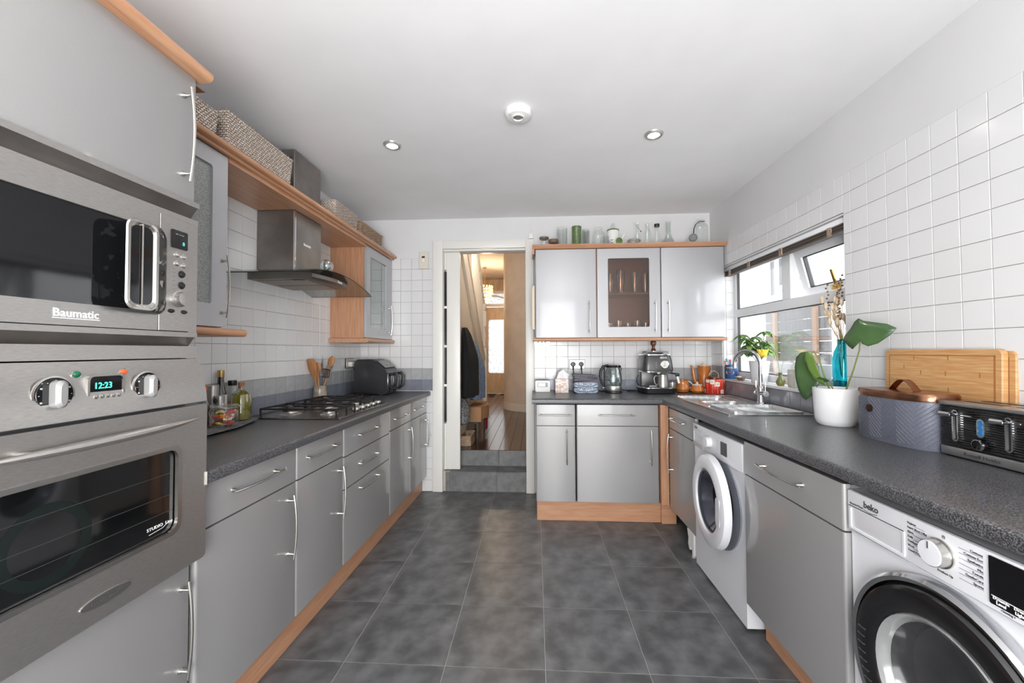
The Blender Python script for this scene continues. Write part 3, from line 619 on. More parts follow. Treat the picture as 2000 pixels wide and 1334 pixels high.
for z in (.90, .96, .855):
    b = B(); b.box(.095, .500, -.0128, -.012, z, z + .0014, mat('faint_rack_line', (54, 56, 52), .4)); b.out('rack_line', g)
b = B(); b.ring(circ(.20, .895, .088, 40), circ(.20, .895, .066, 40), -.0126, -.012, mat('fan_ring', (19, 27, 25), .15)); b.out('fan_ring', g)
b = B(); P = []; rad = []
for k in range(21):
    u = -1 + 2 * k / 20; P.append((.306 + u * .262, -.03 - .032 * (1 - u * u), 1.10 + .004 * u)); rad.append(max(.0015, .014 * (1 - abs(u) ** 3)))
b.tube(P, rad, STEEL, 12, flat=.8); h = b.out('handle', p)
for s in (.14, .47):
    b = B(); b.tube([(s, -.02, 1.101), (s, -.05, 1.101)], .006, NICK); b.out('handle_post', h)
b = B(); b.plate([(.315 + .058 * math.cos(R(a)) * (1), .720 + .0135 * math.sin(R(a))) for a in range(0, 360, 15)], -.0245, -.022, NICK); q = b.out('badge', p); text('Baumatic', .013, PRINT, q, (.315, -.0247, .7155), sx=1.5)
# ---------------------------------------------------------------- extractor hood
t = thing('extractor_hood', 'steel chimney extractor hood with curved glass canopy', 'extractor hood', (0, 0, 0))
b = B(); b.box(XL + .003, -1.424, 2.315, 2.62, 1.765, 2.26, STEELD, .004, 1); b.out('chimney_lower', t)
b = B(); b.box(XL + .003, -1.428, 2.319, 2.616, 2.26, 2.515, STEELD, .004, 1); p = b.out('chimney_upper', t)
b = B(); 
for k in range(3): b.box(-1.475 + .012 * k, -1.469 + .012 * k, 2.317, 2.3195, 2.455, 2.466, BLK)
b.out('vent_slot', p)['kind'] = 'stuff'
b = B(); b.box(-1.4245, -1.422, 2.318, 2.332, 1.765, 2.26, CHROME); b.out('edge_strip', t)
text('Baumatic', .022, WPRINT, t, (-1.4235, 2.455, 1.96), (90, 0, 90), bold=.0005)
b = B(); L = []
for k in range(13):
    u = k / 12; y = 2.24 + .44 * u; xf = -1.27 + .035 * math.sin(math.pi * u)
    L.append([(XL + .003, y, 1.722), (XL + .003, y, 1.762), (xf - .02, y, 1.762), (xf, y, 1.752), (xf, y, 1.732), (xf - .015, y, 1.722)])
b.loops(L, STEELD); p = b.out('hood_body', t)
b = B(); b.box(-1.62, -1.32, 2.27, 2.45, 1.719, 1.7225, mat('grease_filter', (150, 140, 128), .4, .8, 0, c2=(110, 100, 92), ns=200)); b.out('filter', p)
b = B(); b.box(-1.62, -1.32, 2.47, 2.65, 1.719, 1.7225, MC['grease_filter']); b.out('filter', p)
b = B(); b.box(-1.40, -1.34, 2.26, 2.29, 1.7175, 1.7195, BLK); b.out('catch', p)
text('Baumatic', .02, WPRINT, p, (-1.2335, 2.5, 1.735), (90, 0, 96), bold=.0004)
HG = glass('hood_canopy_glass', (196, 200, 198), .10, .6)
b = B(); L = []
for k in range(25):
    u = -1 + 2 * k / 24; y = 2.43 + .48 * u; z = 1.778 - .075 * u * u; ff = -1.20 + .0 * u
    L.append([(XL + .004, y, z), (ff, y, z), (ff, y, z + .005), (XL + .004, y, z + .005)])
b.loops(L, HG); b.out('glass_canopy', t)
EDG = mat('dark_glass_edge', (30, 38, 36), .1)
b = B(); P = []
for k in range(25):
    u = -1 + 2 * k / 24; P.append((-1.199, 2.43 + .48 * u, 1.7805 - .075 * u * u))
b.tube([(XL + .01, P[0][1], P[0][2])] + P + [(XL + .01, P[-1][1], P[-1][2])], .0028, EDG, 6); b.out('glass_edge', t)
# ---------------------------------------------------------------- washing machines
def machine(t, w, ztop, d, hole):
    b = B(); b.box(0, w, .13, d, .012, ztop, WPL, .006, 2)
    cx, cz, n = hole; O = []; I = []
    for k in range(64):
        a = 2 * math.pi * (k + .5) / 64; c_, s_ = math.cos(a), math.sin(a)
        f = min(((w - cx) if c_ > 0 else cx) / max(abs(c_), 1e-6), ((ztop - cz) if s_ > 0 else (cz - .012)) / max(abs(s_), 1e-6))
        O.append((cx + c_ * f, cz + s_ * f)); I.append((cx + c_ * n, cz + s_ * n))
    for q, (X_, Z_) in enumerate(((0, .012), (w, .012), (w, ztop), (0, ztop))):
        j = min(range(64), key=lambda k: (O[k][0] - X_) ** 2 + (O[k][1] - Z_) ** 2); O[j] = (X_, Z_)
    b.ring(O, I, .012, .135, WPL); b.out('cabinet_body', t)
    for x in (.05, w - .05):
        b = B(); b.lathe([(.02, 0), (.02, .012)], BLK, (x, .06, 0.0), 12); b.out('foot', t)
t = thing('washing_machine', 'white washing machine under the sink with its round door ajar', 'washing machine', (.963, 2.566, 0), -90)
machine(t, .594, .862, .55, (.325, .505, .172))
b = B(); b.box(0, .594, 0, .02, .727, .862, WPL, .005); p = b.out('control_panel', t)
b = B(); b.ring(rr(.02, .15, .755, .825, .004), rr(.026, .144, .761, .819, .003), -.003, .003, WPL); b.box(.03, .14, -.0015, .001, .765, .80, mat('drawer_shade_grey', (205, 207, 212), .4)); b.out('detergent_drawer', p)
b = B(); b.lathe([(.030, 0), (.028, .028), (.0005, .030)], WPL, (.245, 0, .795), 28, 'y'); b.out('dial', p)
b = B(); b.plate(rr(.38, .445, .762, .83, .003), -.003, .002, BLKG); b.out('display', p)
text('beko', .018, PRINT, p, (.035, -.0006, .836), al='LEFT')
for k in range(6): text('------', .007, PRINT, p, (.195, -.0006, .832 - .012 * k), sx=.7); text('------', .007, PRINT, p, (.335, -.0006, .832 - .012 * k), sx=.7)
for k in range(4): text('---', .007, PRINT, p, (.475, -.0006, .822 - .014 * k))
b = B(); b.box(.15, .152, -.0008, .001, .73, .86, mat('panel_line', (190, 192, 198), .5)); b.out('panel_joint', p)
cx, cz = .325, .505
b = B(); b.ring(circ(cx, cz, .24), circ(cx, cz, .17), .004, .02, mat('door_seal_surround', (120, 124, 132), .4)); b.lathe([(.17, -.02), (.15, -.10), (.0005, -.11)], mat('dark_drum', (46, 48, 54), .3, .7), (cx, .004, cz), 36, 'y'); b.out('porthole', t)
b = B(); b.lathe([(.238, 0), (.24, .012), (.232, .034), (.20, .046), (.165, .040), (.158, .025), (.158, .0)], WPL, (0, 0, 0), 48, 'y', cap0=False, cap1=False); dr = b.out('door', t)
b = B(); b.lathe([(.159, .020), (.13, -.02), (.09, -.055), (.0005, -.06)], mat('porthole_glass_dark', (52, 56, 66), .06, .3, .8, c2=(88, 92, 104), ns=5), (0, 0, 0), 40, 'y', cap0=False); b.out('door_glass', dr)
b = B(); b.ring(circ(0, 0, .163, 40), circ(0, 0, .150, 40), -.030, -.018, mat('smoky_bezel', (60, 64, 70), .2)); b.plate(rr(.15, .20, -.07, .07, .02), -.046, -.038, mat('handle_grey', (206, 208, 214), .4)); b.out('bezel', dr)
dr.location = (cx - .235 + .235 * math.cos(R(-3.5)), -.004 - .235 * math.sin(R(3.5)), cz); dr.rotation_euler = (0, 0, R(-3.5))
t = thing('washing_machine', 'white washing machine with chrome ringed black porthole and labelled dial', 'washing machine', (.965, 1.331, 0), -90)
machine(t, .60, .872, .55, (.300, .470, .185))
b = B(); b.box(0, .60, 0, .02, .752, .872, WPL, .005); p = b.out('control_panel', t)
b = B(); L = []
b.ring(rr(.012, .198, .758, .828, .006), rr(.018, .192, .764, .822, .006), -.003, .002, WPL)
b.sheet(lambda u, v: (.018 + .174 * u, -.001 + .012 * math.sin(math.pi * v) , .764 + .058 * v), 2, 6, WPL); k = b.out('detergent_drawer', p)
b = B(); b.box(.012, .198, -.0045, -.003, .8265, .8285, PRINT); b.out('drawer_gap', k)
b = B(); b.box(0, .6, -.001, .004, .7505, .7525, mat('panel_line', (190, 192, 198), .5)); b.out('panel_joint', p)
text('beko', .026, PRINT, p, (.090, -.0006, .839), bold=.0006); b = B(); b.tube([(.066, -.0008, .832), (.088, -.0008, .829), (.112, -.0008, .834)], .0008, PRINT, 4); b.out('underline', p)
text('Recycled Plastic', .008, PRINT, p, (.012, -.0006, .832), al='LEFT'); text('7kg  A', .006, PRINT, p, (.012, -.0006, .757), al='LEFT')
b = B(); b.lathe([(.034, 0), (.034, .004), (.031, .005), (.030, .024), (.0305, .026)], NICK, (.292, 0, .817), 40, 'y', cap1=False); b.lathe([(.030, .024), (.028, .028), (.0005, .029)], WPL, (.292, 0, .817), 40, 'y'); b.box(.2905, .2935, -.0305, -.029, .828, .844, NICK); b.out('dial', p)
LT = ['Hygiene', 'Super Short 14kg', 'Shirts', 'Daily', 'Outdoor', 'Wool', 'Towel Programme']; RT = ['Cottons', 'Cottons Eco', 'Synthetics', 'Mix', 'Towels', 'GentleCare', 'Sports']
for k, s in enumerate(LT): text(s, .0074, PRINT, p, (.206, -.0006, .853 - .0115 * k), al='LEFT'); 
for k, s in enumerate(RT): text(s, .0078, PRINT, p, (.385, -.0006, .853 - .0115 * k), al='RIGHT')
text('Freshen Up', .0078, PRINT, p, (.302, -.0006, .772)); text('(!)', .009, PRINT, p, (.300, -.0006, .856))
b = B()
for k in range(7): b.box(.222, .252, -.0007, .0, .8505 - .0115 * k, .8511 - .0115 * k, PRINT); b.box(.334, .385, -.0007, .0, .8505 - .0115 * k, .8511 - .0115 * k, PRINT)
b.out('programme_lines', p)['kind'] = 'stuff'
b = B(); b.plate(rr(.398, .53, .766, .866, .003), -.003, .001, BLKG); k = b.out('display', p)
b = B(); b.box(.402, .526, -.0036, -.0028, .7838, .7852, WPRINT); b.out('divider', k)
for q, s in enumerate(['Dynamic\nLevel', 'Drum\nLight', 'Steam']): text(s, .0085, WPRINT, k, (.42 + .033 * q, -.0036, .7785), bold=.0002)
text('Cleaning +', .006, PRINT, p, (.43, -.0006, .759)); text('Delay +', .006, PRINT, p, (.47, -.0006, .759))
cx, cz = .300, .470
b = B(); b.lathe([(.272, -.004), (.270, .018), (.262, .026), (.252, .022), (.250, .010)], CHROME, (cx, .004, cz), 64, 'y', cap0=False, cap1=False)
dr = b.out('door', t)
b = B(); b.lathe([(.251, .010), (.240, .030), (.215, .036), (.186, .030), (.178, .022)], mat('black_door_ring', (16, 16, 18), .12, 0, .6), (cx, .004, cz), 64, 'y', cap0=False, cap1=False); b.out('black_ring', dr)
b = B(); b.lathe([(.179, .022), (.170, .008), (.15, -.05), (.10, -.08), (.0005, -.085)], mat('porthole_glass_dark2', (44, 44, 46), .12, .1, .5, c2=(62, 62, 64), ns=4), (cx, .004, cz), 48, 'y', cap0=False, cap1=False); b.out('door_glass', dr)
b = B(); b.lathe([(.180, .022), (.176, .027), (.166, .018), (.160, .0), (.168, -.004)], mat('inner_bowl_grey', (150, 152, 152), .15, .3, .4), (cx, .004, cz), 48, 'y', cap0=False, cap1=False); b.out('inner_rim', dr)
for k in range(8):
    a = R(170 + k * 6); b = B(); b.box(-.012, .012, -.037, -.034, -.001, .001, mat('ring_dash', (74, 74, 78), .3)); b.out('grip_rib', dr, (cx + .215 * math.cos(a), .004, cz + .215 * math.sin(a)), (0, 0, 0))
# ---------------------------------------------------------------- things on the back worktop
BZ = .9405
t = thing('digital_thermostat', 'small white digital thermostat standing at the doorway end of the worktop', 'thermostat', (.063, 3.59, BZ))
b = B(); b.plate(rr(-.066, .066, .0, .102, .014), -.012, .012, WPLC, .004); b.out('case', t)
b = B(); b.plate(rr(-.045, .045, .046, .084, .004), -.0135, -.011, mat('thermostat_bezel', (150, 152, 152), .4)); b.plate(rr(-.040, .024, .05, .08, .002), -.0145, -.013, mat('pale_lcd', (232, 235, 236), .3)); b.out('display', t)
b = B(); b.box(-.05, .05, .0, .03, .0, .006, DGREY); b.out('stand', t)
t = thing('tissue_box', 'cube tissue box with pink and grey dashes and a tissue sticking out', 'tissue box', (.228, 3.58, BZ))
PK = mat('pink_dash_card', (222, 190, 176), .7, c2=(238, 232, 226), ns=45, thr=(.45, .5))
b = B(); b.box(-.056, .056, -.05, .06, 0, .118, PK, .002); b.out('box', t)
b = B()
for k in range(60):
    x, z, a = random.uniform(-.05, .05), random.uniform(.008, .11), random.uniform(0, 3)
    dx, dz = .005 * math.cos(a), .005 * math.sin(a); b.add([(x - dx, -.0506, z - dz), (x + dx, -.0506, z + dz), (x + dx - .0015 * math.sin(a), -.0506, z + dz + .0015 * math.cos(a)), (x - dx - .0015 * math.sin(a), -.0506, z - dz + .0015 * math.cos(a))], [(0, 1, 2, 3)], [mat('dash_red', (200, 110, 90), .7), mat('dash_grey', (90, 96, 104), .7)][k % 2])
b.out('dash_pattern', t)['kind'] = 'stuff'
TI = mat('white_tissue', (235, 235, 238), .8)
b = B(); b.sheet(lambda u, v: (-.045 + .10 * u + .02 * v, .0 + .012 * math.sin(5 * u + 3 * v), .116 + v * (.085 - .075 * abs(u - .35) ** 1.0)), 10, 6, TI); b.out('tissue', t, solid=.0006)
t = thing('tea_towel', 'folded grey tea towel on top of checked blue oven gloves', 'towel', (.43, 3.57, BZ))
TT = mat('grey_towel', (112, 108, 116), .95, c2=(90, 87, 95), ns=60, stretch=(1, 1, 12), bump=.4)
b = B()
for k in range(4):
    z = .095 + .016 * k; w = .10 + .006 * (k % 2); sh = .006 * (k % 2) - .008 * (k == 3)
    P = rr(-w + sh, w + sh, z, z + .018, .0085, 3); b.loops([[(x, y, zz + .006 * math.sin(18 * x + k) - (.012 if k == 0 else .004) * abs(x) / .1) for x, zz in P] for y in (-.07, -.03, .02, .06)], TT)
b.out('folded_cloth', t)
OG = mat('checked_blue_cloth', (128, 142, 160), .95, c2=(196, 204, 214), ns=70, thr=(.48, .52), bump=.3)
t = thing('oven_glove', 'pale blue checked oven gloves folded under the grey tea towel', 'oven glove', (.43, 3.57, BZ))
for k in range(2):
    b = B(); z = .002 + .046 * k; b.loops([[(x * s, y, z + zz) for x, zz in rr(-.10, .10, 0, .043, .02, 4)] for s, y in ((.9, -.085), (1, -.075), (1.02, 0), (1, .06), (.9, .07))], OG); b.out('padded_mitt', t)
    b = B(); b.tube([(-.096, -.088, z + .03), (-.05, -.093, z + .016), (0, -.095, z + .012), (.05, -.093, z + .016), (.096, -.088, z + .03)], .005, mat('blue_binding', (120, 134, 152), .9), 6); b.out('binding', t)
# kettle
t = thing('glass_kettle', 'clear glass kettle with black handle and steel base', 'kettle', (.672, 3.57, BZ))
b = B(); b.lathe([(.072, 0), (.074, .004), (.072, .016), (.066, .018)], BLK, seg=36); b.out('power_base', t)
b = B(); b.lathe([(.069, .018), (.070, .02), (.070, .058), (.069, .06), (.0005, .0601)], STEEL, seg=36, cap0=False); b.out('heater_band', t)
KG = glass('kettle_glass', (222, 228, 228), .12, .85)
b = B(); b.lathe([(.069, .06), (.074, .075), (.076, .11), (.072, .16), (.062, .205), (.056, .222)], KG, seg=40, cap0=False, cap1=False); b.out('glass_body', t)
b = B(); b.lathe([(.058, .218), (.060, .226), (.056, .236), (.03, .242), (.0005, .243)], BLKG, seg=30, sx=1.15); b.out('lid', t)
b = B(); b.tube([(.05, -.0, .23), (-.05, 0, .232), (-.085, 0, .225), (-.105, 0, .19), (-.112, 0, .14), (-.098, 0, .085), (-.075, 0, .05), (-.07, 0, .03)], [.011, .012, .012, .012, .011, .010, .009, .008], BLK, 12); b.tube([(-.074, 0, .215), (-.076, 0, .13), (-.074, 0, .03)], .006, BLK); b.tube([(-.09, 0, .042), (-.07, 0, .042)], .007, WPLC); b.out('handle', t)
b = B(); b.tube([(.056, 0, .215), (.072, 0, .212), (.07, 0, .19)], .003, BLK, 6); b.out('spout_lip', t)
def cable(label, P, r=.0035, m=None): return tag((lambda b: b.tube(P, r, m or BLK, 6).out('power_cable'))(B()), label, 'cable')
cable('black cable running between kettle and folded oven gloves', [(.54, 3.60, BZ + .02), (.565, 3.61, BZ + .008), (.60, 3.64, BZ + .004), (.62, 3.66, BZ + .004)])
cable('black cable looping between kettle and espresso machine', [(.755, 3.62, BZ + .022), (.80, 3.63, BZ + .014), (.84, 3.64, BZ + .008), (.88, 3.63, BZ + .014), (.84, 3.65, BZ + .016), (.81, 3.66, BZ + .005), (.86, 3.67, BZ + .004), (.905, 3.66, BZ + .004)])
# espresso machine
t = thing('espresso_machine', 'dark grey espresso machine with round gauge on the worktop', 'coffee machine', (1.035, 3.47, BZ))
GM = mat('gunmetal_metallic', (92, 92, 92), .35, .6, 0, c2=(80, 80, 80), ns=500)
b = B(); b.loops([[(x, y, 0) for x, y in rr(-.125, .125, -.02, .24, .05)], [(x, y, .006) for x, y in rr(-.132, .132, -.03, .245, .05)], [(x, y, .045) for x, y in rr(-.14, .14, -.035, .245, .05)], [(x, y, .049) for x, y in rr(-.132, .132, -.028, .24, .05)]], BLK); b.out('drip_tray_base', t)
b = B(); b.loops([[(x, y, .046) for x, y in rr(-.138, .138, -.034, .24, .05)], [(x, y, .052) for x, y in rr(-.138, .138, -.034, .24, .05)]], CHROME); b.out('chrome_rim', t)
b = B(); b.box(-.115, .115, .13, .24, .05, .20, GM, .01); b.out('rear_body', t)
b = B(); L = []
for z, w, y0 in ((.185, .122, .0), (.20, .126, -.002), (.25, .122, .002), (.31, .112, .012), (.325, .108, .02)): L.append([(x, y, z) for x, y in rr(-w, w, y0, .24, .045)])
b.loops(L, GM); b.out('head', t)
b = B(); b.loops([[(x, y, z) for x, y in rr(-.116, .116, .008, .24, .045)] for z in (.322, .330)], CHROME); b.loops([[(x, y, z) for x, y in rr(-.122, .122, -.003, .238, .045)] for z in (.180, .1855)], CHROME); b.out('chrome_trim', t)
b = B(); b.tube([(-.09, .05, .332), (-.09, .05, .35), (.09, .05, .35), (.09, .05, .332)], .004, CHROME); b.tube([(-.09, .18, .332), (-.09, .18, .35), (.09, .18, .35), (.09, .18, .332)], .004, CHROME); b.box(-.05, .05, .06, .16, .33, .345, BLK, .004); b.out('cup_rail', t)
b = B(); b.lathe([(.034, 0), (.034, .008), (.030, .010), (.030, .006)], CHROME, (.045, .002, .245), 32, 'y', cap1=False); b.lathe([(.030, .006), (.0005, .0062)], mat('gauge_face', (220, 220, 214), .4), (.045, .002, .245), 32, 'y'); b.box(.044, .046, -.006, -.0045, .235, .262, BLK); b.box(.03, .058, -.006, -.0045, .232, .235, BLK); b.out('gauge', t)
b = B(); b.plate(rr(.01, .066, .293, .309, .007), .004, .02, CHROME); q = b.out('badge', t); text("DeLonghi", .012, PRINT, q, (.038, .0035, .2965))
for z in (.22, .24, .26):
    b = B(); b.ball((-.025, -.001, z), .003, WPLC, 5); b.out('light', t)
b = B(); b.lathe([(.05, .182), (.048, .165), (.040, .160), (.0005, .16)], CHROME, (.01, .05, 0), 28); b.out('group_head', t)
b = B(); b.tube([(.08, .02, .178), (.10, -.0, .172), (.13, -.01, .168), (.15, -.01, .165)], [.007, .006, .007, .009], BLK); b.box(.128, .16, -.022, .0, .148, .172, BLK, .005); b.tube([(.135, -.01, .15), (.145, -.012, .10), (.15, -.014, .07)], .004, BLK); b.tube([(.143, -.012, .145), (.155, -.014, .09)], .010, WPLC); b.out('steam_wand', t)
b = B(); b.tube([(-.135, .15, .15), (-.15, .15, .12), (-.15, .15, .08), (-.13, .15, .06)], .004, BLK); b.out('side_cable', t)
b = B(); b.box(-.09, -.01, -.01, .09, .051, .062, BLK, .004); b.box(-.085, -.02, -.012, -.01, .06, .072, CHROME); b.out('drip_grid', t)
DWD = mat('dark_walnut', (96, 54, 30), .35, 0, .3, c2=(70, 38, 20), ns=20)
t = thing('coffee_tamper', 'dark wooden ball handled tamper standing on the espresso machine', 'tamper', (1.02, 3.58, BZ + .346))
b = B(); b.lathe([(.026, 0), (.026, .012), (.02, .016)], CHROME, seg=24); b.out('metal_base', t)
b = B(); b.lathe([(.024, .016), (.016, .03), (.012, .045), (.014, .055), (.021, .065), (.025, .080), (.021, .096), (.008, .104), (.0005, .105)], DWD, seg=24); b.out('handle', t)
t = thing('milk_jug', 'small steel milk jug on the espresso machine drip tray', 'jug', (1.065, 3.475, BZ + .0525))
b = B(); b.lathe([(.038, 0), (.042, .004), (.042, .03), (.036, .08), (.038, .108), (.0365, .108), (.034, .08), (.039, .03), (.0005, .006)], STEEL, seg=30, cap1=False); b.out('body', t)
b = B(); b.tube([(-.035, 0, .095), (-.06, 0, .098), (-.072, 0, .08), (-.068, 0, .04), (-.055, 0, .022), (-.04, 0, .03)], .0035, STEEL); b.out('handle', t)
t = thing('steel_cup', 'tiny steel cup beside the milk jug', 'cup', (1.138, 3.46, BZ + .0525))
b = B(); b.lathe([(.024, 0), (.026, .004), (.025, .045), (.023, .045), (.023, .006), (.0005, .006)], STEEL, seg=24, cap1=False); b.out('body', t)
b = B(); b.lathe([(.019, .046), (.019, .056), (.0005, .056)], DGREY, seg=20); b.out('lid', t)
OR = mat('orange_ceramic', (196, 120, 52), .22, 0, .5, c2=(182, 106, 44), ns=30)
t = thing('cream_jug', 'small orange ceramic cream jug with looped handle', 'jug', (1.272, 3.60, BZ))
b = B(); b.lathe([(.032, 0), (.045, .006), (.058, .03), (.056, .045), (.046, .07), (.044, .098), (.047, .105), (.043, .104), (.041, .07), (.0005, .05)], OR, seg=32, cap1=False); b.out('body', t)
b = B(); b.tube([(.04, 0, .095), (.06, 0, .092), (.085, 0, .068), (.08, 0, .045), (.052, 0, .045)][:3] + [(.088, 0, .06), (.075, 0, .045), (.05, 0, .035)], .004, mat('white_glaze', (222, 214, 204), .3)); b.out('handle', t)
b = B(); b.tube([(-.04, 0, .098), (-.055, 0, .107)], [.012, .006], OR); b.out('spout', t)
t = thing('sugar_bowl', 'squat orange ceramic sugar bowl with white lid', 'sugar bowl', (1.372, 3.545, BZ))
b = B(); b.lathe([(.032, 0), (.045, .006), (.057, .022), (.054, .034), (.04, .066), (.0005, .067)], OR, seg=32); b.out('body', t)
b = B(); b.lathe([(.042, .067), (.042, .071), (.012, .078), (.006, .088), (.008, .094), (.0005, .098)], mat('white_glaze', (222, 214, 204), .3), seg=28); b.out('lid', t)
t = thing('coffee_pot', 'tall orange ceramic coffee pot with long curved spout', 'coffee pot', (1.490, 3.69, BZ))
b = B(); b.lathe([(.050, 0), (.054, .01), (.050, .06), (.046, .12), (.050, .18), (.056, .225), (.0005, .226)], OR, seg=32); b.out('body', t)
b = B(); b.tube([(-.04, -.0, .045), (-.07, -.0, .06), (-.085, 0, .11), (-.095, 0, .18), (-.103, 0, .22), (-.118, 0, .226)], [.024, .019, .015, .012, .009, .007], OR, 12); b.out('spout', t)
b = B(); b.lathe([(.053, .226), (.05, .231), (.012, .234), (.006, .255), (.0005, .262)], MC['white_glaze'], seg=24); b.out('lid', t)
t = thing('red_flower_tin', 'round red tin printed with white flowers and a wooden lid', 'tin', (1.503, 3.515, BZ))
RED = mat('red_enamel', (205, 48, 30), .35, 0, .2)
b = B(); b.lathe([(.075, 0), (.077, .003), (.077, .12), (.075, .123), (.0005, .123)], RED, seg=48); b.out('body', t)
def wrap(b, a, z, pts, m, r=.0775):   # small flat outline laid on a cylinder wall, angle a, facing out
    b.add([(r * math.cos(a + dx / r), r * math.sin(a + dx / r), z + dz) for dx, dz in pts], [tuple(range(len(pts)))], m)
b = B(); CW = mat('cream_print', (232, 224, 208), .4)
def flower(b, a, z):
    for q in range(4):
        aa = math.pi / 4 + q * math.pi / 2; cx_, cz_ = .011 * math.cos(aa), .011 * math.sin(aa)
        pts = [(cx_ + .0115 * math.cos(s * math.pi / 5), min(max(cz_ + .0115 * math.sin(s * math.pi / 5), .004 - z), .119 - z)) for s in range(10)]
        wrap(b, a, z, pts, CW)
    wrap(b, a, z, [(.003 * math.cos(s * math.pi / 3), min(max(.003 * math.sin(s * math.pi / 3), .003 - z), .12 - z)) for s in range(6)], BLK, .0779)
for k in range(12):
    a = R(30 * k - 95)
    wrap(b, a, 0, [(-.0008, .004), (.0008, .004), (.0008, .12), (-.0008, .12)], CW, .0773)
    flower(b, a, (.082, .022, .112, .050)[k % 4] if k % 2 == 0 else (.02 if k % 4 == 1 else .10))
b.out('flower_print', t)['kind'] = 'stuff'
b = B(); b.lathe([(.045, .124), (.045, .132), (.055, .134), (.052, .142), (.0005, .143)], DWD, (.0, 0, 0), 28); b.out('lid', t)
b = B(); b.tube([(.035, 0, .14), (.03, 0, .17), (0, 0, .19), (-.03, 0, .18), (-.045, 0, .15)], .003, mat('cord', (190, 168, 140), .8), 6); b.out('cord_loop', t)
# ---------------------------------------------------------------- glassware on top of the end wall cabinets
GZ = 2.2035
def ware(name, label, cat, x, y, parts, z=GZ, grp=None):
    t = thing(name, label, cat, (x, y, z), 0, grp)
    for nm, f in parts:
        b = B(); f(b); b.out(nm, t)
    return t
def lt(prof, m, **k): return lambda b: b.lathe(prof, m, **k)
GRN = mat('green_textured_glass', (110, 130, 84), .3, 0, .2, c2=(72, 94, 52), ns=90, thr=(.45, .55), bump=.8, bs=110)
WOODD = mat('brown_lid', (110, 84, 72), .6)
op = dict(cap0=False, cap1=False)
ware('glass_jar', 'small glass jar with a metal lid at the doorway end of the cabinet top', 'jar', .082, 3.56, [('body', lt([(.036, 0), (.04, .004), (.04, .07), (.034, .08)], GB, cap1=False)), ('lid', lt([(.038, .078), (.042, .082), (.042, .096), (.0005, .099)], mat('tarnished_lid', (140, 136, 122), .35, .8)))])
ware('lidded_jar', 'low jar with a dull brown lid on the cabinet top', 'jar', .162, 3.54, [('body', lt([(.03, 0), (.036, .004), (.036, .04)], GB, cap1=False)), ('lid', lt([(.042, .04), (.043, .043), (.043, .068), (.0005, .072)], WOODD))])
ware('glass_vase', 'wide clear ribbed glass vase on the cabinet top', 'vase', .238, 3.60, [('body', lt([(.048, 0), (.052, .004), (.052, .19), (.050, .19), (.048, .012), (.0005, .01)], GB, seg=22, cap1=False))])
ware('green_glass_vase', 'straight green textured glass vase on the cabinet top', 'vase', .370, 3.60, [('body', lt([(.036, 0), (.040, .004), (.041, .17), (.044, .178), (.043, .196), (.036, .196), (.035, .02), (.0005, .02)], GRN, seg=30, cap1=False))])
ware('drinking_glass', 'tall narrow clear glass just behind the squat glass jar', 'glass', .455, 3.66, [('body', lt([(.022, 0), (.026, .004), (.030, .19), (.028, .19), (.022, .01), (.0005, .008)], GB, cap1=False))])
ware('glass_tumbler', 'clear glass tumbler beside the green glass vase', 'glass', .447, 3.555, [('body', lt([(.026, 0), (.030, .004), (.033, .15), (.031, .15), (.026, .01), (.0005, .008)], GB, cap1=False))])
ware('squat_glass_jar', 'wide shouldered clear glass jar on the cabinet top', 'jar', .560, 3.60, [('body', lt([(.05, 0), (.054, .004), (.054, .12), (.048, .14), (.036, .155), (.036, .172), (.039, .176), (.039, .182), (.034, .182)], GB, seg=32, cap1=False))])
t = ware('glass_mug', 'small clear glass mug in front of the white teapot', 'mug', .613, 3.525, [('body', lt([(.022, 0), (.026, .004), (.026, .088), (.024, .088), (.022, .01), (.0005, .008)], GB, cap1=False))])
b = B(); b.tube([(-.024, 0, .075), (-.042, 0, .072), (-.046, 0, .045), (-.038, 0, .02), (-.024, 0, .018)], .004, GB); b.out('handle', t)
CER = mat('white_ceramic', (226, 226, 222), .2, 0, .5); DGN = mat('dark_green_glaze', (52, 84, 34), .25, 0, .4, c2=(96, 124, 60), ns=60)
t = ware('teapot', 'white teapot with green lid and a slender upturned spout', 'teapot', .690, 3.61, [('body', lt([(.046, 0), (.052, .006), (.054, .06), (.052, .14), (.05, .155)], CER, seg=36)), ('lid', lt([(.053, .154), (.053, .162), (.04, .17), (.03, .172), (.0005, .174)], DGN)), ('band', lt([(.0545, .03), (.0549, .034), (.0549, .062), (.0545, .066)], mat('patterned_band', (30, 40, 70), .3, c2=(226, 226, 222), ns=120, thr=(.48, .52)), seg=36, cap0=False, cap1=False))])
b = B(); b.tube([(.045, 0, .03), (.07, 0, .06), (.082, 0, .10), (.105, 0, .125)], [.016, .012, .008, .006], CER, 12); b.out('spout', t)
b = B(); b.lathe([(.016, .174), (.016, .192), (.021, .198), (.021, .21), (.014, .214), (.014, .224), (.0005, .225)], GB); b.out('glass_knob', t)
t = thing('patterned_coaster', 'small round green disc with black and white rim propped against the teapot', 'dish', (.722, 3.535, GZ))
b = B(); b.lathe([(.040, 0), (.040, .005), (.0005, .006)], CER, (0, 0, .04), 32, 'y'); b.lathe([(.030, .006), (.0005, .0085)], DGN, (.004, 0, .044), 28, 'y'); b.out('disc', t)
b = B()
for k in range(14):
    a = R(k * 25.7); b.box(.035 * math.cos(a) - .003, .035 * math.cos(a) + .003, -.0068, -.0055, .04 + .035 * math.sin(a) - .003, .04 + .035 * math.sin(a) + .003, mat('navy_print', (30, 34, 60), .4))
b.out('rim_pattern', t)['kind'] = 'stuff'
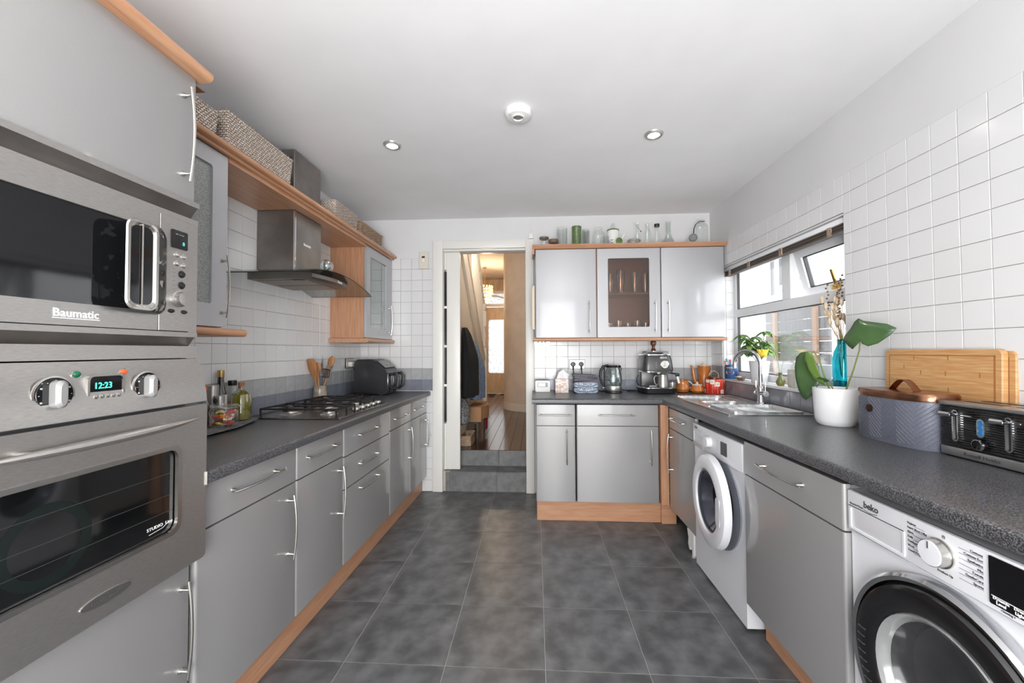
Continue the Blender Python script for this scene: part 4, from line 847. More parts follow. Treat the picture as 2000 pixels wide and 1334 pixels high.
t = ware('swing_top_bottle', 'conical clear bottle with a swing top stopper', 'bottle', .905, 3.62, [('body', lt([(.036, 0), (.04, .004), (.038, .05), (.024, .12), (.013, .16), (.012, .195), (.015, .2), (.015, .21), (.012, .212)], GB, cap1=False)), ('stopper', lt([(.012, .212), (.014, .216), (.013, .228), (.0005, .232)], CER))])
b = B(); b.tube([(-.014, -.014, .20), (.0, -.018, .18), (.018, -.014, .16), (.026, -.012, .15)], .002, NICK, 6); b.ball((.027, -.012, .148), .006, mat('red_seal', (150, 50, 40), .5), 6); b.out('wire_clip', t)
ware('preserve_jar', 'low clip top glass jar in front of the swing top bottle', 'jar', .855, 3.54, [('body', lt([(.05, 0), (.056, .006), (.058, .03), (.05, .042)], GB, cap1=False)), ('lid', lt([(.052, .043), (.054, .048), (.05, .056), (.0005, .062)], GB)), ('ring', lt([(.054, .040), (.056, .042), (.056, .046), (.054, .048)], NICK, cap0=False, cap1=False))])
ware('milk_bottle', 'plain clear glass milk bottle on the cabinet top', 'bottle', .985, 3.60, [('body', lt([(.036, 0), (.04, .004), (.04, .08), (.032, .12), (.019, .165), (.018, .195), (.021, .2), (.020, .215), (.017, .215)], GB, cap1=False))])
ware('capped_bottle', 'clear glass bottle with a black cap on the cabinet top', 'bottle', 1.068, 3.60, [('body', lt([(.036, 0), (.04, .004), (.038, .07), (.022, .14), (.019, .17), (.019, .18)], GB, cap1=False)), ('cap', lt([(.021, .18), (.023, .184), (.023, .205), (.0005, .207)], BLK))])
ware('glass_carafe', 'clear glass carafe with a wide base and flared neck', 'carafe', 1.165, 3.60, [('body', lt([(.05, 0), (.058, .006), (.052, .04), (.034, .08), (.022, .12), (.020, .17), (.026, .225), (.024, .225), (.018, .17), (.020, .12), (.032, .08), (.05, .04), (.0005, .01)], GB, seg=36, cap1=False))])
t = ware('ribbed_glass_flagon', 'large ribbed glass flagon by the window end of the cabinet top', 'jar', 1.447, 3.62, [('body', lt([(.056, 0), (.062, .006), (.060, .03), (.062, .045), (.060, .06), (.062, .075), (.060, .11), (.062, .13), (.060, .15), (.062, .165), (.054, .195), (.03, .215), (.028, .222)], GB, seg=36, cap1=False)), ('cap', lt([(.03, .218), (.032, .222), (.03, .238), (.0005, .24)], GB))])
b = B(); b.tube([(.03, -.02, .222), (-.02, -.035, .218), (-.055, -.04, .19), (-.07, -.042, .15), (-.075, -.042, .095)], .006, BLK, 8, flat=.5); b.out('black_strap', t)
b = B(); b.lathe([(.030, 0), (.034, .006), (.034, .02), (.028, .024), (.022, .018), (.0005, .016)], mat('grey_cap', (130, 132, 136), .4), (-.082, -.04, .072), 24, 'y'); b.out('hanging_cap', t)
# ---------------------------------------------------------------- windowsill
SZ = 1.0665
t = thing('pen_tin', 'blue printed tin full of coloured pens in the window corner', 'tin', (1.628, 3.485, SZ))
b = B(); b.lathe([(.044, 0), (.046, .003), (.046, .112), (.0445, .114), (.043, .112), (.042, .006), (.0005, .005)], mat('blue_tin', (52, 92, 146), .35, .2, 0, c2=(44, 78, 128), ns=20), seg=32, cap1=False); b.out('body', t)
b = B(); a0 = R(-128)
wrap(b, a0, .055, [(.032 * math.cos(s * .3), .021 * math.sin(s * .3)) for s in range(21)], CW, .0463)
for q in (-.012, 0, .012): wrap(b, a0, .055, [(q + .013 * math.cos(s * .6) * .8 - .002, q * .2 + .004 * math.sin(s * .6)) for s in range(10)], mat('brown_print', (130, 74, 52), .5), .0466)
for q in range(7): wrap(b, a0, .092, [(-.03 + q * .009, -.006), (-.024 + q * .009, -.006), (-.024 + q * .009, .006), (-.03 + q * .009, .006)], mat('yellow_print', (206, 184, 90), .5), .0464)
b.out('printed_label', t)
PC = [(206, 52, 44), (22, 140, 128), (214, 70, 60), (120, 60, 150), (230, 90, 110), (236, 232, 224), (30, 120, 160)]
PNM = ['red', 'teal', 'coral', 'purple', 'pink', 'cream', 'blue']
for k in range(9):
    a = k * .7; x, y = 1.628 + .026 * math.cos(a), 3.485 + .026 * math.sin(a); b = B(); tx, ty = x + .02 * math.cos(a), y + .012 * math.sin(a)
    hgt = .135 + .02 * ((k * 5) % 4) / 3
    b.tube([(x - .012 * math.cos(a), y - .012 * math.sin(a), SZ + .008), (tx, ty, SZ + hgt)], .0045, mat('pen_%d' % (k % 7), PC[k % 7], .4), 8); b.tube([(tx, ty, SZ + hgt), (tx + .001, ty, SZ + hgt + .012)], [.007, .005], mat('pen_%d' % ((k + 3) % 7), PC[(k + 3) % 7], .4), 8)
    tag(b.out('pen'), PNM[k % 7] + ' pen with a ' + PNM[(k + 3) % 7] + (' cap standing in the blue tin' if k < 7 else ' cap at the back of the blue tin'), 'pen', 'pens in the blue tin')
t = thing('shell_dish', 'shallow brown shell shaped dish on the windowsill', 'dish', (1.612, 3.30, SZ))
b = B(); b.lathe([(.02, 0), (.035, .006), (.055, .022), (.058, .026), (.053, .025), (.03, .010), (.0005, .008)], mat('mother_of_pearl_brown', (122, 100, 76), .3, .3, .3, c2=(176, 160, 140), ns=40), seg=32, sx=.72, cap1=False); b.out('dish_body', t)
t = thing('soap_bar', 'cream bar of soap in the shell dish', 'soap', (1.605, 3.31, SZ + .022))
b = B(); b.ball((0, 0, .0), .022, mat('cream_soap', (226, 210, 184), .5), 10, (.8, 1.1, .5)); b.out('bar', t)
t = thing('potted_umbrella_plant', 'leafy green umbrella plant in a ribbed white pot on the windowsill', 'potted plant', (1.628, 3.06, SZ))
POT = mat('white_ceramic_pot', (230, 231, 233), .35)
b = B(); n = 64; L = []
for r, z in ((.046, 0), (.049, .004), (.058, .10), (.063, .152), (.063, .158), (.059, .158), (.055, .135)): L.append([((r + (.0008 if k % 2 else 0)) * math.cos(2 * math.pi * k / n), (r + (.0008 if k % 2 else 0)) * math.sin(2 * math.pi * k / n) * 1.15, z) for k in range(n)])
b.loops(L, POT, True, True, True); b.out('pot', t)
LF = mat('bright_leaf', (92, 134, 48), .35, 0, .2, c2=(128, 168, 84), ns=14, rnd=.12); LF2 = mat('dark_leaf', (48, 88, 34), .3, 0, .3, c2=(66, 108, 44), ns=10)
STM = mat('plant_stem', (110, 126, 62), .5)
def leaf(b, p, d, L, w, m, droop=.3, cup=.15, n=6, heart=False):
    p = Vector(p); d = Vector(d).normalized(); s = d.cross(Vector((0, 0, 1)))
    s = s.normalized() if s.length > .01 else Vector((1, 0, 0)); u = s.cross(d).normalized(); vs = []; fs = []
    for i in range(n + 1):
        t_ = i / n; ww = w * math.sin(math.pi * min(t_ ** .8 + .03, 1)) if not heart else w * (max(0, 1 - t_) ** .6) * (1 if i else .75)
        c = p + d * L * t_ + Vector((0, 0, -1)) * droop * L * t_ * t_
        for q in (-1, -.5, 0, .5, 1): vs.append(tuple(c + s * ww * q + u * cup * w * abs(q) - (d * .3 * w * abs(q) if heart and i == 0 else Vector((0, 0, 0)))))
    for i in range(n):
        for q in range(4): fs.append((i * 5 + q, i * 5 + q + 1, i * 5 + q + 6, i * 5 + q + 5))
    b.add(vs, fs, m)
random.seed(3)
for k in range(21):
    a = R(k * 360 / 14 * 2.4 + 10); rad = random.uniform(.05, .12); hh = random.uniform(.22, .37)
    hx = min(rad * math.cos(a), .03); hx = max(hx, -.10); hy = rad * 1.25 * math.sin(a)
    b = B(); b.tube([(0, 0, .13), (hx * .4, hy * .4, .13 + (hh - .13) * .6), (hx, hy, hh)], [.003, .002, .0015], STM, 6); b.out('stem', t)
    for q in range(6):
        aa = a + q * math.pi / 3 + random.uniform(-.2, .2); dx, dy = math.cos(aa), math.sin(aa)
        if hx + .07 * dx > .06: dx = -abs(dx) * .3
        b = B(); leaf(b, (hx, hy, hh), (dx, dy, -.15), random.uniform(.055, .085), .018, LF if (k + q) % 3 else LF2, .5); b.out('leaf', t)
t = thing('yellow_rose', 'yellow artificial flower tucked into the white plant pot', 'flower', (1.585, 2.93, SZ + .185))
YL = mat('yellow_petal', (232, 192, 40), .6, c2=(240, 214, 90), ns=30)
b = B(); b.ball((0, 0, .028), .031, YL, 10, (1, 1, .95)); b.out('centre', t)
for k in range(9):
    a = k * .7; b = B(); leaf(b, (.012 * math.cos(a), .012 * math.sin(a), .0), (math.cos(a) * .55, math.sin(a) * .55, 1.1), .058, .026, YL, -.05, .3); b.out('petal', t)
b = B(); b.tube([(0, 0, .01), (.008, .05, -.04)], .002, STM, 6); b.out('stem', t)
t = thing('bud_vase', 'tiny green bottle vase holding a dried sprig', 'vase', (1.625, 2.80, SZ))
b = B(); b.lathe([(.018, 0), (.026, .012), (.028, .028), (.018, .048), (.011, .06), (.012, .082), (.014, .086)], mat('olive_green_glass', (96, 110, 56), .12, 0, .6, c2=(126, 104, 48), ns=20), seg=24); b.out('bottle', t)
SPG = mat('dry_sprig', (150, 130, 116), .8)
t = thing('dried_sprig', 'wispy sprig with small round leaves in the tiny green vase', 'dried flower', (1.625, 2.80, SZ + .06))
b = B(); b.tube([(0, 0, 0), (-.002, .02, .08), (.0, .04, .17), (.004, .055, .24)], .0018, mat('green_stem', (120, 150, 90), .5), 6); b.tube([(0, 0, 0), (0, -.03, .1), (0, -.035, .2)], .001, SPG, 5); b.out('stem', t)
for k in range(16):
    a = k * 2.1; b = B(); z = .05 + .013 * k; leaf(b, (0, -.028 + .01 * math.sin(k), z), (math.cos(a) * .4, math.sin(a), .2), .022, .007, SPG if k % 2 else mat('sage_leaf', (150, 152, 146), .7), .2); b.out('leaf', t)
t = thing('soap_bottle', 'square translucent soap bottle with white pump', 'bottle', (1.628, 2.655, SZ))
b = B(); b.box(-.025, .025, -.04, .04, 0, .115, mat('translucent_soap_plastic', (222, 220, 208), .35, trans=.4), .008); b.out('body', t)
b = B(); b.lathe([(.018, .115), (.018, .135), (.008, .138), (.007, .155), (.016, .156), (.016, .168), (.0005, .169)], WPLC, seg=20); b.out('pump', t)
b = B(); b.box(-.0265, -.025, -.012, .018, .02, .085, mat('label_grey', (200, 198, 188), .6)); b.out('label', t)
t = thing('retro_radio', 'small grey radio with a slotted speaker on the windowsill', 'radio', (1.635, 2.475, SZ))
GRR = mat('grey_radio_case', (150, 156, 158), .45)
b = B(); b.box(-.035, .035, -.085, .085, .008, .150, GRR, .008); b.out('case', t)
for k in range(9):
    b = B(); b.box(-.0375, -.034, -.06, .045, .035 + .0115 * k, .040 + .0115 * k, BLK); b.out('speaker_slot', t)
b = B(); b.lathe([(.014, -.01), (.014, .012), (.0005, .013)], GRR, (0, .083, .08), 16, 'y'); b.out('knob', t)
b = B(); b.box(-.015, .015, -.005, .02, .150, .158, DGREY, .002); b.out('button', t)
for y in (-.06, .06):
    b = B(); b.lathe([(.006, 0), (.006, .009)], BLK, (0, y, 0), 10); b.out('foot', t)
t = thing('turquoise_vase', 'turquoise cut glass bottle vase at the window corner', 'vase', (1.640, 2.268, SZ))
TQ = glass('turquoise_glass', (70, 196, 208), .22, .85, .08, (120, 220, 228))
b = B(); b.lathe([(.036, 0), (.042, .006), (.046, .10), (.047, .18), (.040, .225), (.024, .262), (.022, .285), (.025, .292), (.022, .292)], TQ, seg=28, cap1=False); b.out('bottle', t)
BT = mat('bunny_tail', (216, 200, 178), .95, c2=(200, 180, 152), ns=60); ST2 = mat('straw_stem', (190, 164, 122), .8); LV = mat('dried_lavender', (112, 92, 78), .9)
random.seed(11)
for k in range(20):
    tx = random.uniform(-.055, .02); ty = random.uniform(-.055, .075); hz = random.uniform(.36, .50)
    o = thing('bunny_tail_grass', 'fluffy beige dried bunny tail stem in the turquoise vase', 'dried flower', (1.640, 2.268, SZ), 0, 'bunny tails in the turquoise vase')
    b = B(); b.tube([(tx * .1, ty * .1, .09), (tx * .3, ty * .3, .30), (tx, ty, hz)], .0012, ST2, 5); b.out('stem', o)
    b = B(); b.ball((tx, ty, hz + .02), .0095, BT, 7, (1, 1, 2.3)); b.out('seed_head', o)
for k in range(5):
    tx = random.uniform(-.035, .02); ty = -.02 + .022 * k; hz = .45 + .045 * (k % 3)
    o = thing('lavender_stem', ['first', 'second', 'third', 'fourth', 'fifth'][k] + ' brown dried lavender stem, counted from the tiled wall, in the turquoise vase', 'dried flower', (1.640, 2.268, SZ), 0, 'lavender in the turquoise vase')
    b = B(); b.tube([(0, 0, .09), (tx * .3, ty * .3, .30), (tx, ty, hz + .10)], .0011, ST2, 5); b.out('stem', o)
    b = B()
    for q in range(9):
        f = q / 8; b.ball((tx * (.85 + .15 * f) + .005 * math.cos(q * 2.2), ty * (.85 + .15 * f) + .005 * math.sin(q * 2.2), hz - .05 + .15 * f), .0055, LV, 4)
    b.out('flower_head', o)['kind'] = 'stuff'
# ---------------------------------------------------------------- near worktop: monstera, bread bin, boards, toaster
t = thing('potted_monstera', 'young monstera plant in a large plain white pot on the worktop', 'potted plant', (1.452, 2.062, BZ))
b = B(); b.lathe([(.066, 0), (.076, .008), (.084, .03), (.089, .12), (.091, .178), (.088, .179), (.084, .15), (.0005, .15)], POT, seg=48, cap1=False); b.out('pot', t)
b = B(); b.lathe([(.0005, .152), (.084, .152)], mat('potting_soil', (70, 56, 44), .95), seg=24); b.out('soil', t)
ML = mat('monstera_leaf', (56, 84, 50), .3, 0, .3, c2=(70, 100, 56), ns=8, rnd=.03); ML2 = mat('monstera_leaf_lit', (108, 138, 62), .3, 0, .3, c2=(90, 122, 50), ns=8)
b = B(); b.tube([(.02, -.03, .15), (.035, -.07, .27), (.04, -.10, .36), (.03, -.12, .425)], [.004, .003, .003, .0025], STM, 8); b.out('stem', t)
def blade(t, outline, fold, m, veins=True):      # leaf blade from a 3D fan: centre line + edge points
    b = B(); c, pts = outline; n = len(pts); vs = [c] + pts; fs = [(0, k + 1, (k + 1) % n + 1) for k in range(n)]
    b.add(vs, fs, m); bmesh.ops.subdivide_edges(b.bm, edges=b.bm.edges[:], cuts=2, use_grid_fill=True, smooth=.6); return b.out('leaf', t, solid=.0012, ang=180)
def P3(cx, cy, cz, pts, sx=(0, -1, 0), sz=(0, 0, 1), bulge=.02):
    C = Vector((cx, cy, cz)); out_ = []
    for u, v in pts: out_.append(tuple(C + Vector(sx) * u + Vector(sz) * v + Vector((bulge * (u * u + v * v) * 60, 0, 0))))
    return (tuple(C), out_)
blade(t, P3(.03, -.13, .41, [(-.095, .0), (-.085, .02), (-.06, .05), (-.045, .085), (-.03, .098), (-.005, .085), (.04, .075), (.085, .065), (.118, .045), (.10, .015), (.06, -.02), (.025, -.032), (.0, -.02), (-.01, .0), (-.028, -.01), (-.045, -.045), (-.065, -.03)], (.3, -.95, .0), (.05, 0, 1)), 0, ML)
b = B(); b.tube([(.0, .03, .15), (-.02, .05, .25), (-.03, .065, .32), (-.04, .085, .355), (-.05, .11, .34)], [.004, .0035, .003, .003, .002], STM, 8); b.out('stem', t)
blade(t, P3(-.045, .125, .235, [(-.01, .115), (-.04, .09), (-.058, .04), (-.06, -.02), (-.045, -.08), (-.02, -.12), (.0, -.13), (.025, -.10), (.05, -.05), (.06, .0), (.055, .05), (.045, .09), (.02, .12)], (.45, -.9, 0), (.0, .1, 1), -.02), 0, ML)
blade(t, P3(-.055, .06, .27, [(-.05, .08), (-.03, .085), (-.005, .07), (.005, .03), (.02, -.02), (.035, -.06), (.045, -.085), (.02, -.075), (-.01, -.05), (-.035, -.01), (-.05, .04)], (.35, -.92, 0), (.0, .1, 1), .01), 0, ML2)
b = B(); b.tube([(.01, .01, .15), (-.02, .0, .19), (-.04, .03, .22)], .0025, STM, 6); b.out('stem', t)
blade(t, P3(-.04, .02, .215, [(-.03, .01), (-.01, .018), (.02, .01), (.03, -.005), (.0, -.014), (-.025, -.008)], (.3, -.94, 0), (-.5, 0, .8), .01), 0, ML)
t = thing('bread_bin', 'grey herringbone patterned metal bread bin with copper lid', 'bread bin', (1.447, 1.685, BZ), 0)
BG = mat('grey_powder_coat', (112, 115, 128), .5, .2, 0, c2=(100, 103, 116), ns=200)
def bin_out(sc=1.0, n=72, ax=.088, ay=.168, e=2.9):
    P = []
    for k in range(n):
        a = 2 * math.pi * k / n; c_, s_ = math.cos(a), math.sin(a)
        P.append((ax * sc * math.copysign(abs(c_) ** (2 / e), c_), (ay + ax * (sc - 1)) * math.copysign(abs(s_) ** (2 / e), s_)))
    return P
BO = bin_out()
b = B(); b.loops([[(x * s, y * s, z) for x, y in BO] for s, z in ((.985, 0), (1, .004), (1, .178))], BG); b.out('body', t)
# herringbone embossing
acc = [0]; 
for k in range(len(BO)): a_, c_ = Vector(BO[k] + (0,)), Vector(BO[(k + 1) % len(BO)] + (0,)); acc.append(acc[-1] + (c_ - a_).length)
def onwall(s, z, off=.0008):
    s %= acc[-1]; k = max(i for i in range(len(BO)) if acc[i] <= s); f = (s - acc[k]) / (acc[k + 1] - acc[k])
    A_, C_ = Vector(BO[k] + (0,)), Vector(BO[(k + 1) % len(BO)] + (0,)); p = A_.lerp(C_, f); nrm = Vector((C_.y - A_.y, -(C_.x - A_.x), 0)).normalized()
    p = p + nrm * off; return (p.x, p.y, z)
b = B(); cw = .062; Pn = round(acc[-1] / (2 * cw)) * 2; cw = acc[-1] / Pn
for c in range(Pn):
    up = 1 if c % 2 else -1
    for k in range(-4, 13):
        z0 = .002 + k * .0165; pts = []
        for q in range(5):
            f = q / 4; z = z0 + (f if up > 0 else 1 - f) * .058; pts.append((c * cw + f * cw, z))
        pts = [p for p in pts if .004 < p[1] < .176]
        if len(pts) > 1: b.tube([onwall(*p) for p in pts], .0011, BG, 4)
b.out('herringbone_emboss', t)['kind'] = 'stuff'
CP = mat('antique_copper', (158, 116, 92), .25, 1, 0, c2=(128, 88, 68), ns=12)
b = B(); b.loops([[(x * s, y * s, z) for x, y in BO] for s, z in ((1.025, .174), (1.03, .177), (1.03, .196), (1.0, .203), (.92, .204))], CP); b.out('lid', t)
b = B(); P = [(0, .055 - .11 * k / 14, .204 + .042 * math.sin(math.pi * k / 14)) for k in range(15)]
b.loops([[(x, y, z) for x in (-.014, .014)] + [(x, y + 0, z - .002) for x in (.014, -.014)] for (_, y, z) in P], CP); b.out('handle', t)
b = B(); b.lathe([(.016, 0), (.016, .003), (.013, .0035), (.0005, .0035)], mat('bronze_badge', (84, 64, 50), .3, .9), (0, 0, 0), 28, 'y'); o = b.out('badge', t, (-.0885, .056, .126), (0, 0, R(-90)))
BM = mat('bamboo_board', (200, 162, 114), .42, 0, .1, c2=(186, 136, 84), ns=9, stretch=(1, .5, 16), thr=(.35, .6), bump=.05); BM2 = mat('bamboo_node', (160, 106, 60), .45)
def board(label, loc, w, h, rz=-90):
    t = thing('chopping_board', label, 'chopping board', loc, rz)
    b = B(); b.plate(rr(0, w, 0, h, .018), 0, .018, BM, .003); b.out('board_face', t)
    for z0, z1 in ((.022, .026), (h - .026, h - .022)):
        b = B(); b.box(.022, w - .022, -.0006, .001, z0, z1, BM2); b.out('juice_groove', t)
    for x0, x1 in ((.020, .024), (w - .026, w - .020)):
        b = B(); b.box(x0, x1, -.0006, .001, .022, h - .022, BM2); b.out('juice_groove', t)
    b = B(); random.seed(5)
    for k in range(16): x = random.uniform(.03, w - .05); z = .04 + .02 * random.randint(0, int((h - .08) / .02)); b.box(x, x + .004, -.0004, .001, z, z + .018, BM2)
    b.out('bamboo_knot', t)['kind'] = 'stuff'
    t.rotation_euler = (R(-1.5), 0, R(rz)); return t
board('bamboo chopping board leaning on the tiles behind the bread bin', (1.550, 1.905, BZ + .002), .455, .362)
board('second bamboo chopping board tucked behind the front one', (1.5715, 1.89, BZ + .001), .46, .357)
# toaster
t = thing('toaster', 'black ribbed four slice toaster with chrome levers and silver base', 'toaster', (1.405, 1.512, BZ), -90)
w, d, h = .335, .175, .185
b = B(); b.box(.004, w - .004, .004, d, .004, .034, mat('satin_silver', (176, 176, 176), .3, .9), .004); q = b.out('base_strip', t); text('Russell Hobbs', .015, PRINT, q, (.135, .0032, .014), sx=1.25)
b = B(); b.box(.006, w - .006, .006, d - .002, .034, h - .010, BLKG, .006); b.out('body', t)
b = B()
for k in range(18): b.box(.010, w - .010, .0035, .008, .040 + .0075 * k, .0445 + .0075 * k, mat('toaster_rib_black', (18, 18, 20), .3), .0015, 1)
b.out('front_rib', t)['kind'] = 'stuff'
b = B(); b.box(.002, w - .002, .0, d, h - .012, h, mat('satin_silver', (176, 176, 176), .3, .9), .003); b.out('top_plate', t)
for x in (.03, .185):
    for y in (.055, .115):
        b = B(); b.box(x, x + .12, y, y + .024, h - .001, h + .0012, BLK); b.out('slot', t)
for x in (.060, .215):
    b = B(); b.ring(rr(x - .010, x + .010, .055, .160, .0099), rr(x - .006, x + .006, .059, .156, .0059), -.001, .005, CHROME); b.plate(rr(x - .006, x + .006, .059, .156, .0059), .002, .006, BLK); q = b.out('lever_track', t)
    b = B(); b.tube([(x, .0, .145), (x, -.022, .145)], .006, CHROME, 14); b.tube([(x - .022, -.028, .145), (x + .004, -.02, .145)], [.0085, .007], CHROME, 16); b.out('lever', t)
b = B(); b.plate(rr(.127, .150, .083, .142, .0114), -.001, .005, CHROME); q = b.out('button_plate', t)
for z in (.096, .1125, .129):
    b = B(); b.lathe([(.0085, 0), (.008, .002), (.0005, .002)], mat('blue_button', (44, 108, 160), .25, .2, 0, emis=.15), (.1385, -.001, z), 18, 'y'); b.out('button', q)
b = B(); b.lathe([(.017, 0), (.016, .014), (.013, .017), (.0005, .015)], BLKG, (.1385, .003, .060), 28, 'y'); b.lathe([(.0172, .010), (.0165, .0165), (.0145, .017)], CHROME, (.1385, .003, .060), 28, 'y', cap0=False, cap1=False); b.out('browning_dial', t)
# ---------------------------------------------------------------- hob side worktop
CZ = .9305
t = thing('slate_tray', 'thin dark slate tray under the oil bottles and sweet jar', 'tray', (0, 0, CZ))
b = B(); b.loops([[(x, y, z) for x, y in [(-1.645, 1.62), (-1.43, 1.62), (-1.43, 1.88), (-1.46, 2.0), (-1.50, 2.125), (-1.645, 2.135)]] for z in (.010, .016)], mat('slate', (88, 88, 90), .6, c2=(120, 118, 116), ns=20)); b.out('slab', t)
for x, y in ((-1.45, 1.85), (-1.51, 2.10), (-1.63, 2.10), (-1.63, 1.66), (-1.45, 1.66)):
    b = B(); b.lathe([(.006, 0), (.006, .0105)], BLK, (x, y, 0), 8); b.out('foot', t)
TZ = CZ + .0165
OIL = mat('olive_oil', (150, 140, 22), .1, 0, .3, trans=.35)
t = thing('oil_bottle', 'round shouldered bottle of golden olive oil with a cork stopper', 'bottle', (-1.548, 2.060, TZ))
b = B(); b.lathe([(.044, 0), (.048, .004), (.049, .11), (.044, .135), (.026, .152), (.016, .158), (.015, .176)], glass('oil_bottle_glass', (238, 240, 225), .06, .7), seg=32, cap1=False); b.out('glass', t)
b = B(); b.lathe([(.042, .005), (.0462, .012), (.0468, .11), (.042, .133), (.025, .149), (.0005, .15)], OIL, seg=32); b.out('oil', t)
b = B(); b.lathe([(.011, .165), (.013, .182), (.015, .184), (.015, .196), (.0005, .197)], mat('cork', (150, 96, 62), .7), seg=16); b.out('stopper', t)
t = thing('sweet_jar', 'clip top glass jar filled with wrapped sweets', 'jar', (-1.495, 1.878, TZ))
b = B(); b.lathe([(.05, 0), (.060, .008), (.062, .035), (.060, .068), (.050, .082), (.050, .09)], GB, seg=36, cap1=False); b.out('glass', t)
b = B(); b.lathe([(.056, .090), (.059, .093), (.059, .099), (.052, .108), (.0005, .110)], GB, seg=36); b.out('lid', t)
b = B(); b.tube([(.057 * math.cos(a * .35), .057 * math.sin(a * .35), .090) for a in range(18)], .002, NICK, 6, closed=True); b.tube([(-.01, -.062, .10), (-.018, -.072, .075), (-.012, -.068, .05), (.01, -.068, .055), (.012, -.07, .08)], .0016, NICK, 6); b.tube([(.02, .06, .10), (.03, .068, .085), (.02, .062, .075)], .0016, NICK, 6); b.out('wire_clip', t)
SC_ = [(196, 40, 36), (214, 60, 50), (226, 150, 50), (196, 190, 90), (226, 214, 196), (206, 66, 84)]
random.seed(9)
for k in range(26):
    a, r_ = random.uniform(0, 6.3), random.uniform(.01, .042); z = .014 + .018 * (k // 7) + .002
    b = B(); b.box(-.013, .013, -.009, .009, -.006, .006, mat('sweet_%d' % (k % 6), SC_[k % 6], .3, 0, .3), .004); b.box(-.021, -.012, -.006, .006, -.001, .001, mat('sweet_%d' % (k % 6), SC_[k % 6], .3)); b.box(.012, .021, -.006, .006, -.001, .001, mat('sweet_%d' % (k % 6), SC_[k % 6], .3))
    o = b.out('wrapped_sweet', None, (-1.495 + r_ * math.cos(a), 1.878 + r_ * math.sin(a), TZ + z), (random.uniform(-.5, .5), random.uniform(-.5, .5), a)); tag(o, ['dark red', 'bright red', 'orange', 'lime', 'cream', 'pink'][k % 6] + ' wrapped sweet ' + ['at the bottom of', 'low down in', 'halfway up', 'on top of the pile in'][k // 7] + ' the clip top jar', 'sweet', 'sweets in the clip top jar')
def bot(name, label, cat, x, y, parts): return ware(name, label, cat, x, y, parts, TZ)
AMB = mat('amber_vinegar', (120, 60, 20), .1, 0, .3, trans=.3)
bot('spice_bottle', 'bottle of amber vinegar with an orange cap beside the oven', 'bottle', -1.60, 1.876, [('glass', lt([(.024, 0), (.026, .004), (.026, .11), (.016, .14), (.014, .17)], GB, cap1=False)), ('vinegar', lt([(.023, .004), (.0245, .10), (.0005, .101)], AMB)), ('cap', lt([(.016, .17), (.017, .172), (.016, .19), (.0005, .192)], mat('orange_cap', (214, 110, 60), .5)))])
bot('steel_canister', 'plain steel canister among the bottles by the oven', 'canister', -1.617, 1.951, [('body', lt([(.028, 0), (.029, .004), (.029, .19), (.027, .192), (.0005, .192)], STEEL))])
t = bot('pepper_mill', 'short steel pepper mill with a black crank knob', 'pepper mill', -1.560, 1.930, [('body', lt([(.020, 0), (.021, .004), (.021, .14), (.0005, .142)], STEEL)), ('foot_ring', lt([(.0212, .05), (.0215, .052), (.0215, .07), (.0212, .072)], BLK, cap0=False, cap1=False))])
b = B(); b.ball((-.004, -.022, .118), .010, BLK, 8); b.out('knob', t)
bot('dark_bottle', 'tall dark glass bottle with a gold cap and white label', 'bottle', -1.622, 2.012, [('glass', lt([(.026, 0), (.028, .004), (.028, .15), (.015, .19), (.014, .235)], mat('very_dark_glass', (30, 22, 22), .06, 0, .6))), ('label', lt([(.0285, .05), (.0288, .052), (.0288, .135), (.0285, .137)], mat('paper_label', (222, 218, 208), .7), cap0=False, cap1=False)), ('cap', lt([(.0155, .228), (.016, .23), (.016, .262), (.0005, .263)], mat('gold_cap', (190, 160, 100), .3, .8)))])
bot('vinegar_bottle', 'clear bottle with a black screw cap and pink label beside the olive oil', 'bottle', -1.616, 2.085, [('glass', lt([(.026, 0), (.029, .004), (.029, .12), (.017, .165), (.015, .18)], GB, cap1=False)), ('label', lt([(.0295, .03), (.0298, .032), (.0298, .09), (.0295, .092)], mat('pink_label', (196, 120, 112), .7), cap0=False, cap1=False)), ('cap', lt([(.0195, .178), (.0205, .18), (.0205, .205), (.0005, .206)], BLK))])
# gas hob
t = thing('gas_hob', 'stainless steel five burner gas hob with black pan supports', 'hob', (LP(2.165)[0], LP(2.165)[1], CZ), LA)
HS = mat('hob_steel', (150, 148, 146), .25, 1, 0, c2=(130, 128, 126), ns=40, stretch=(.05, 1, 1))
b = B(); b.box(0, .70, .022, .53, 0, .006, HS, .003); b.box(.012, .688, .034, .518, .006, .0075, HS, .001, 1); b.out('top_plate', t)
BUR = [(.15, .40, .045), (.15, .165, .034), (.36, .30, .058), (.56, .40, .034), (.56, .20, .040)]
for x, y, r in BUR:
    b = B(); b.lathe([(r + .016, .0075), (r + .010, .013), (r, .016), (r - .004, .026)], mat('burner_alloy', (190, 186, 182), .35, .9), (x, y, 0), 28); q = b.out('burner', t)
    b = B(); b.lathe([(r - .002, .026), (r, .028), (r - .003, .034), (.0005, .036)], BLK, (x, y, 0), 28); b.out('burner_cap', q)
IR = mat('cast_iron', (34, 31, 31), .5, .3)
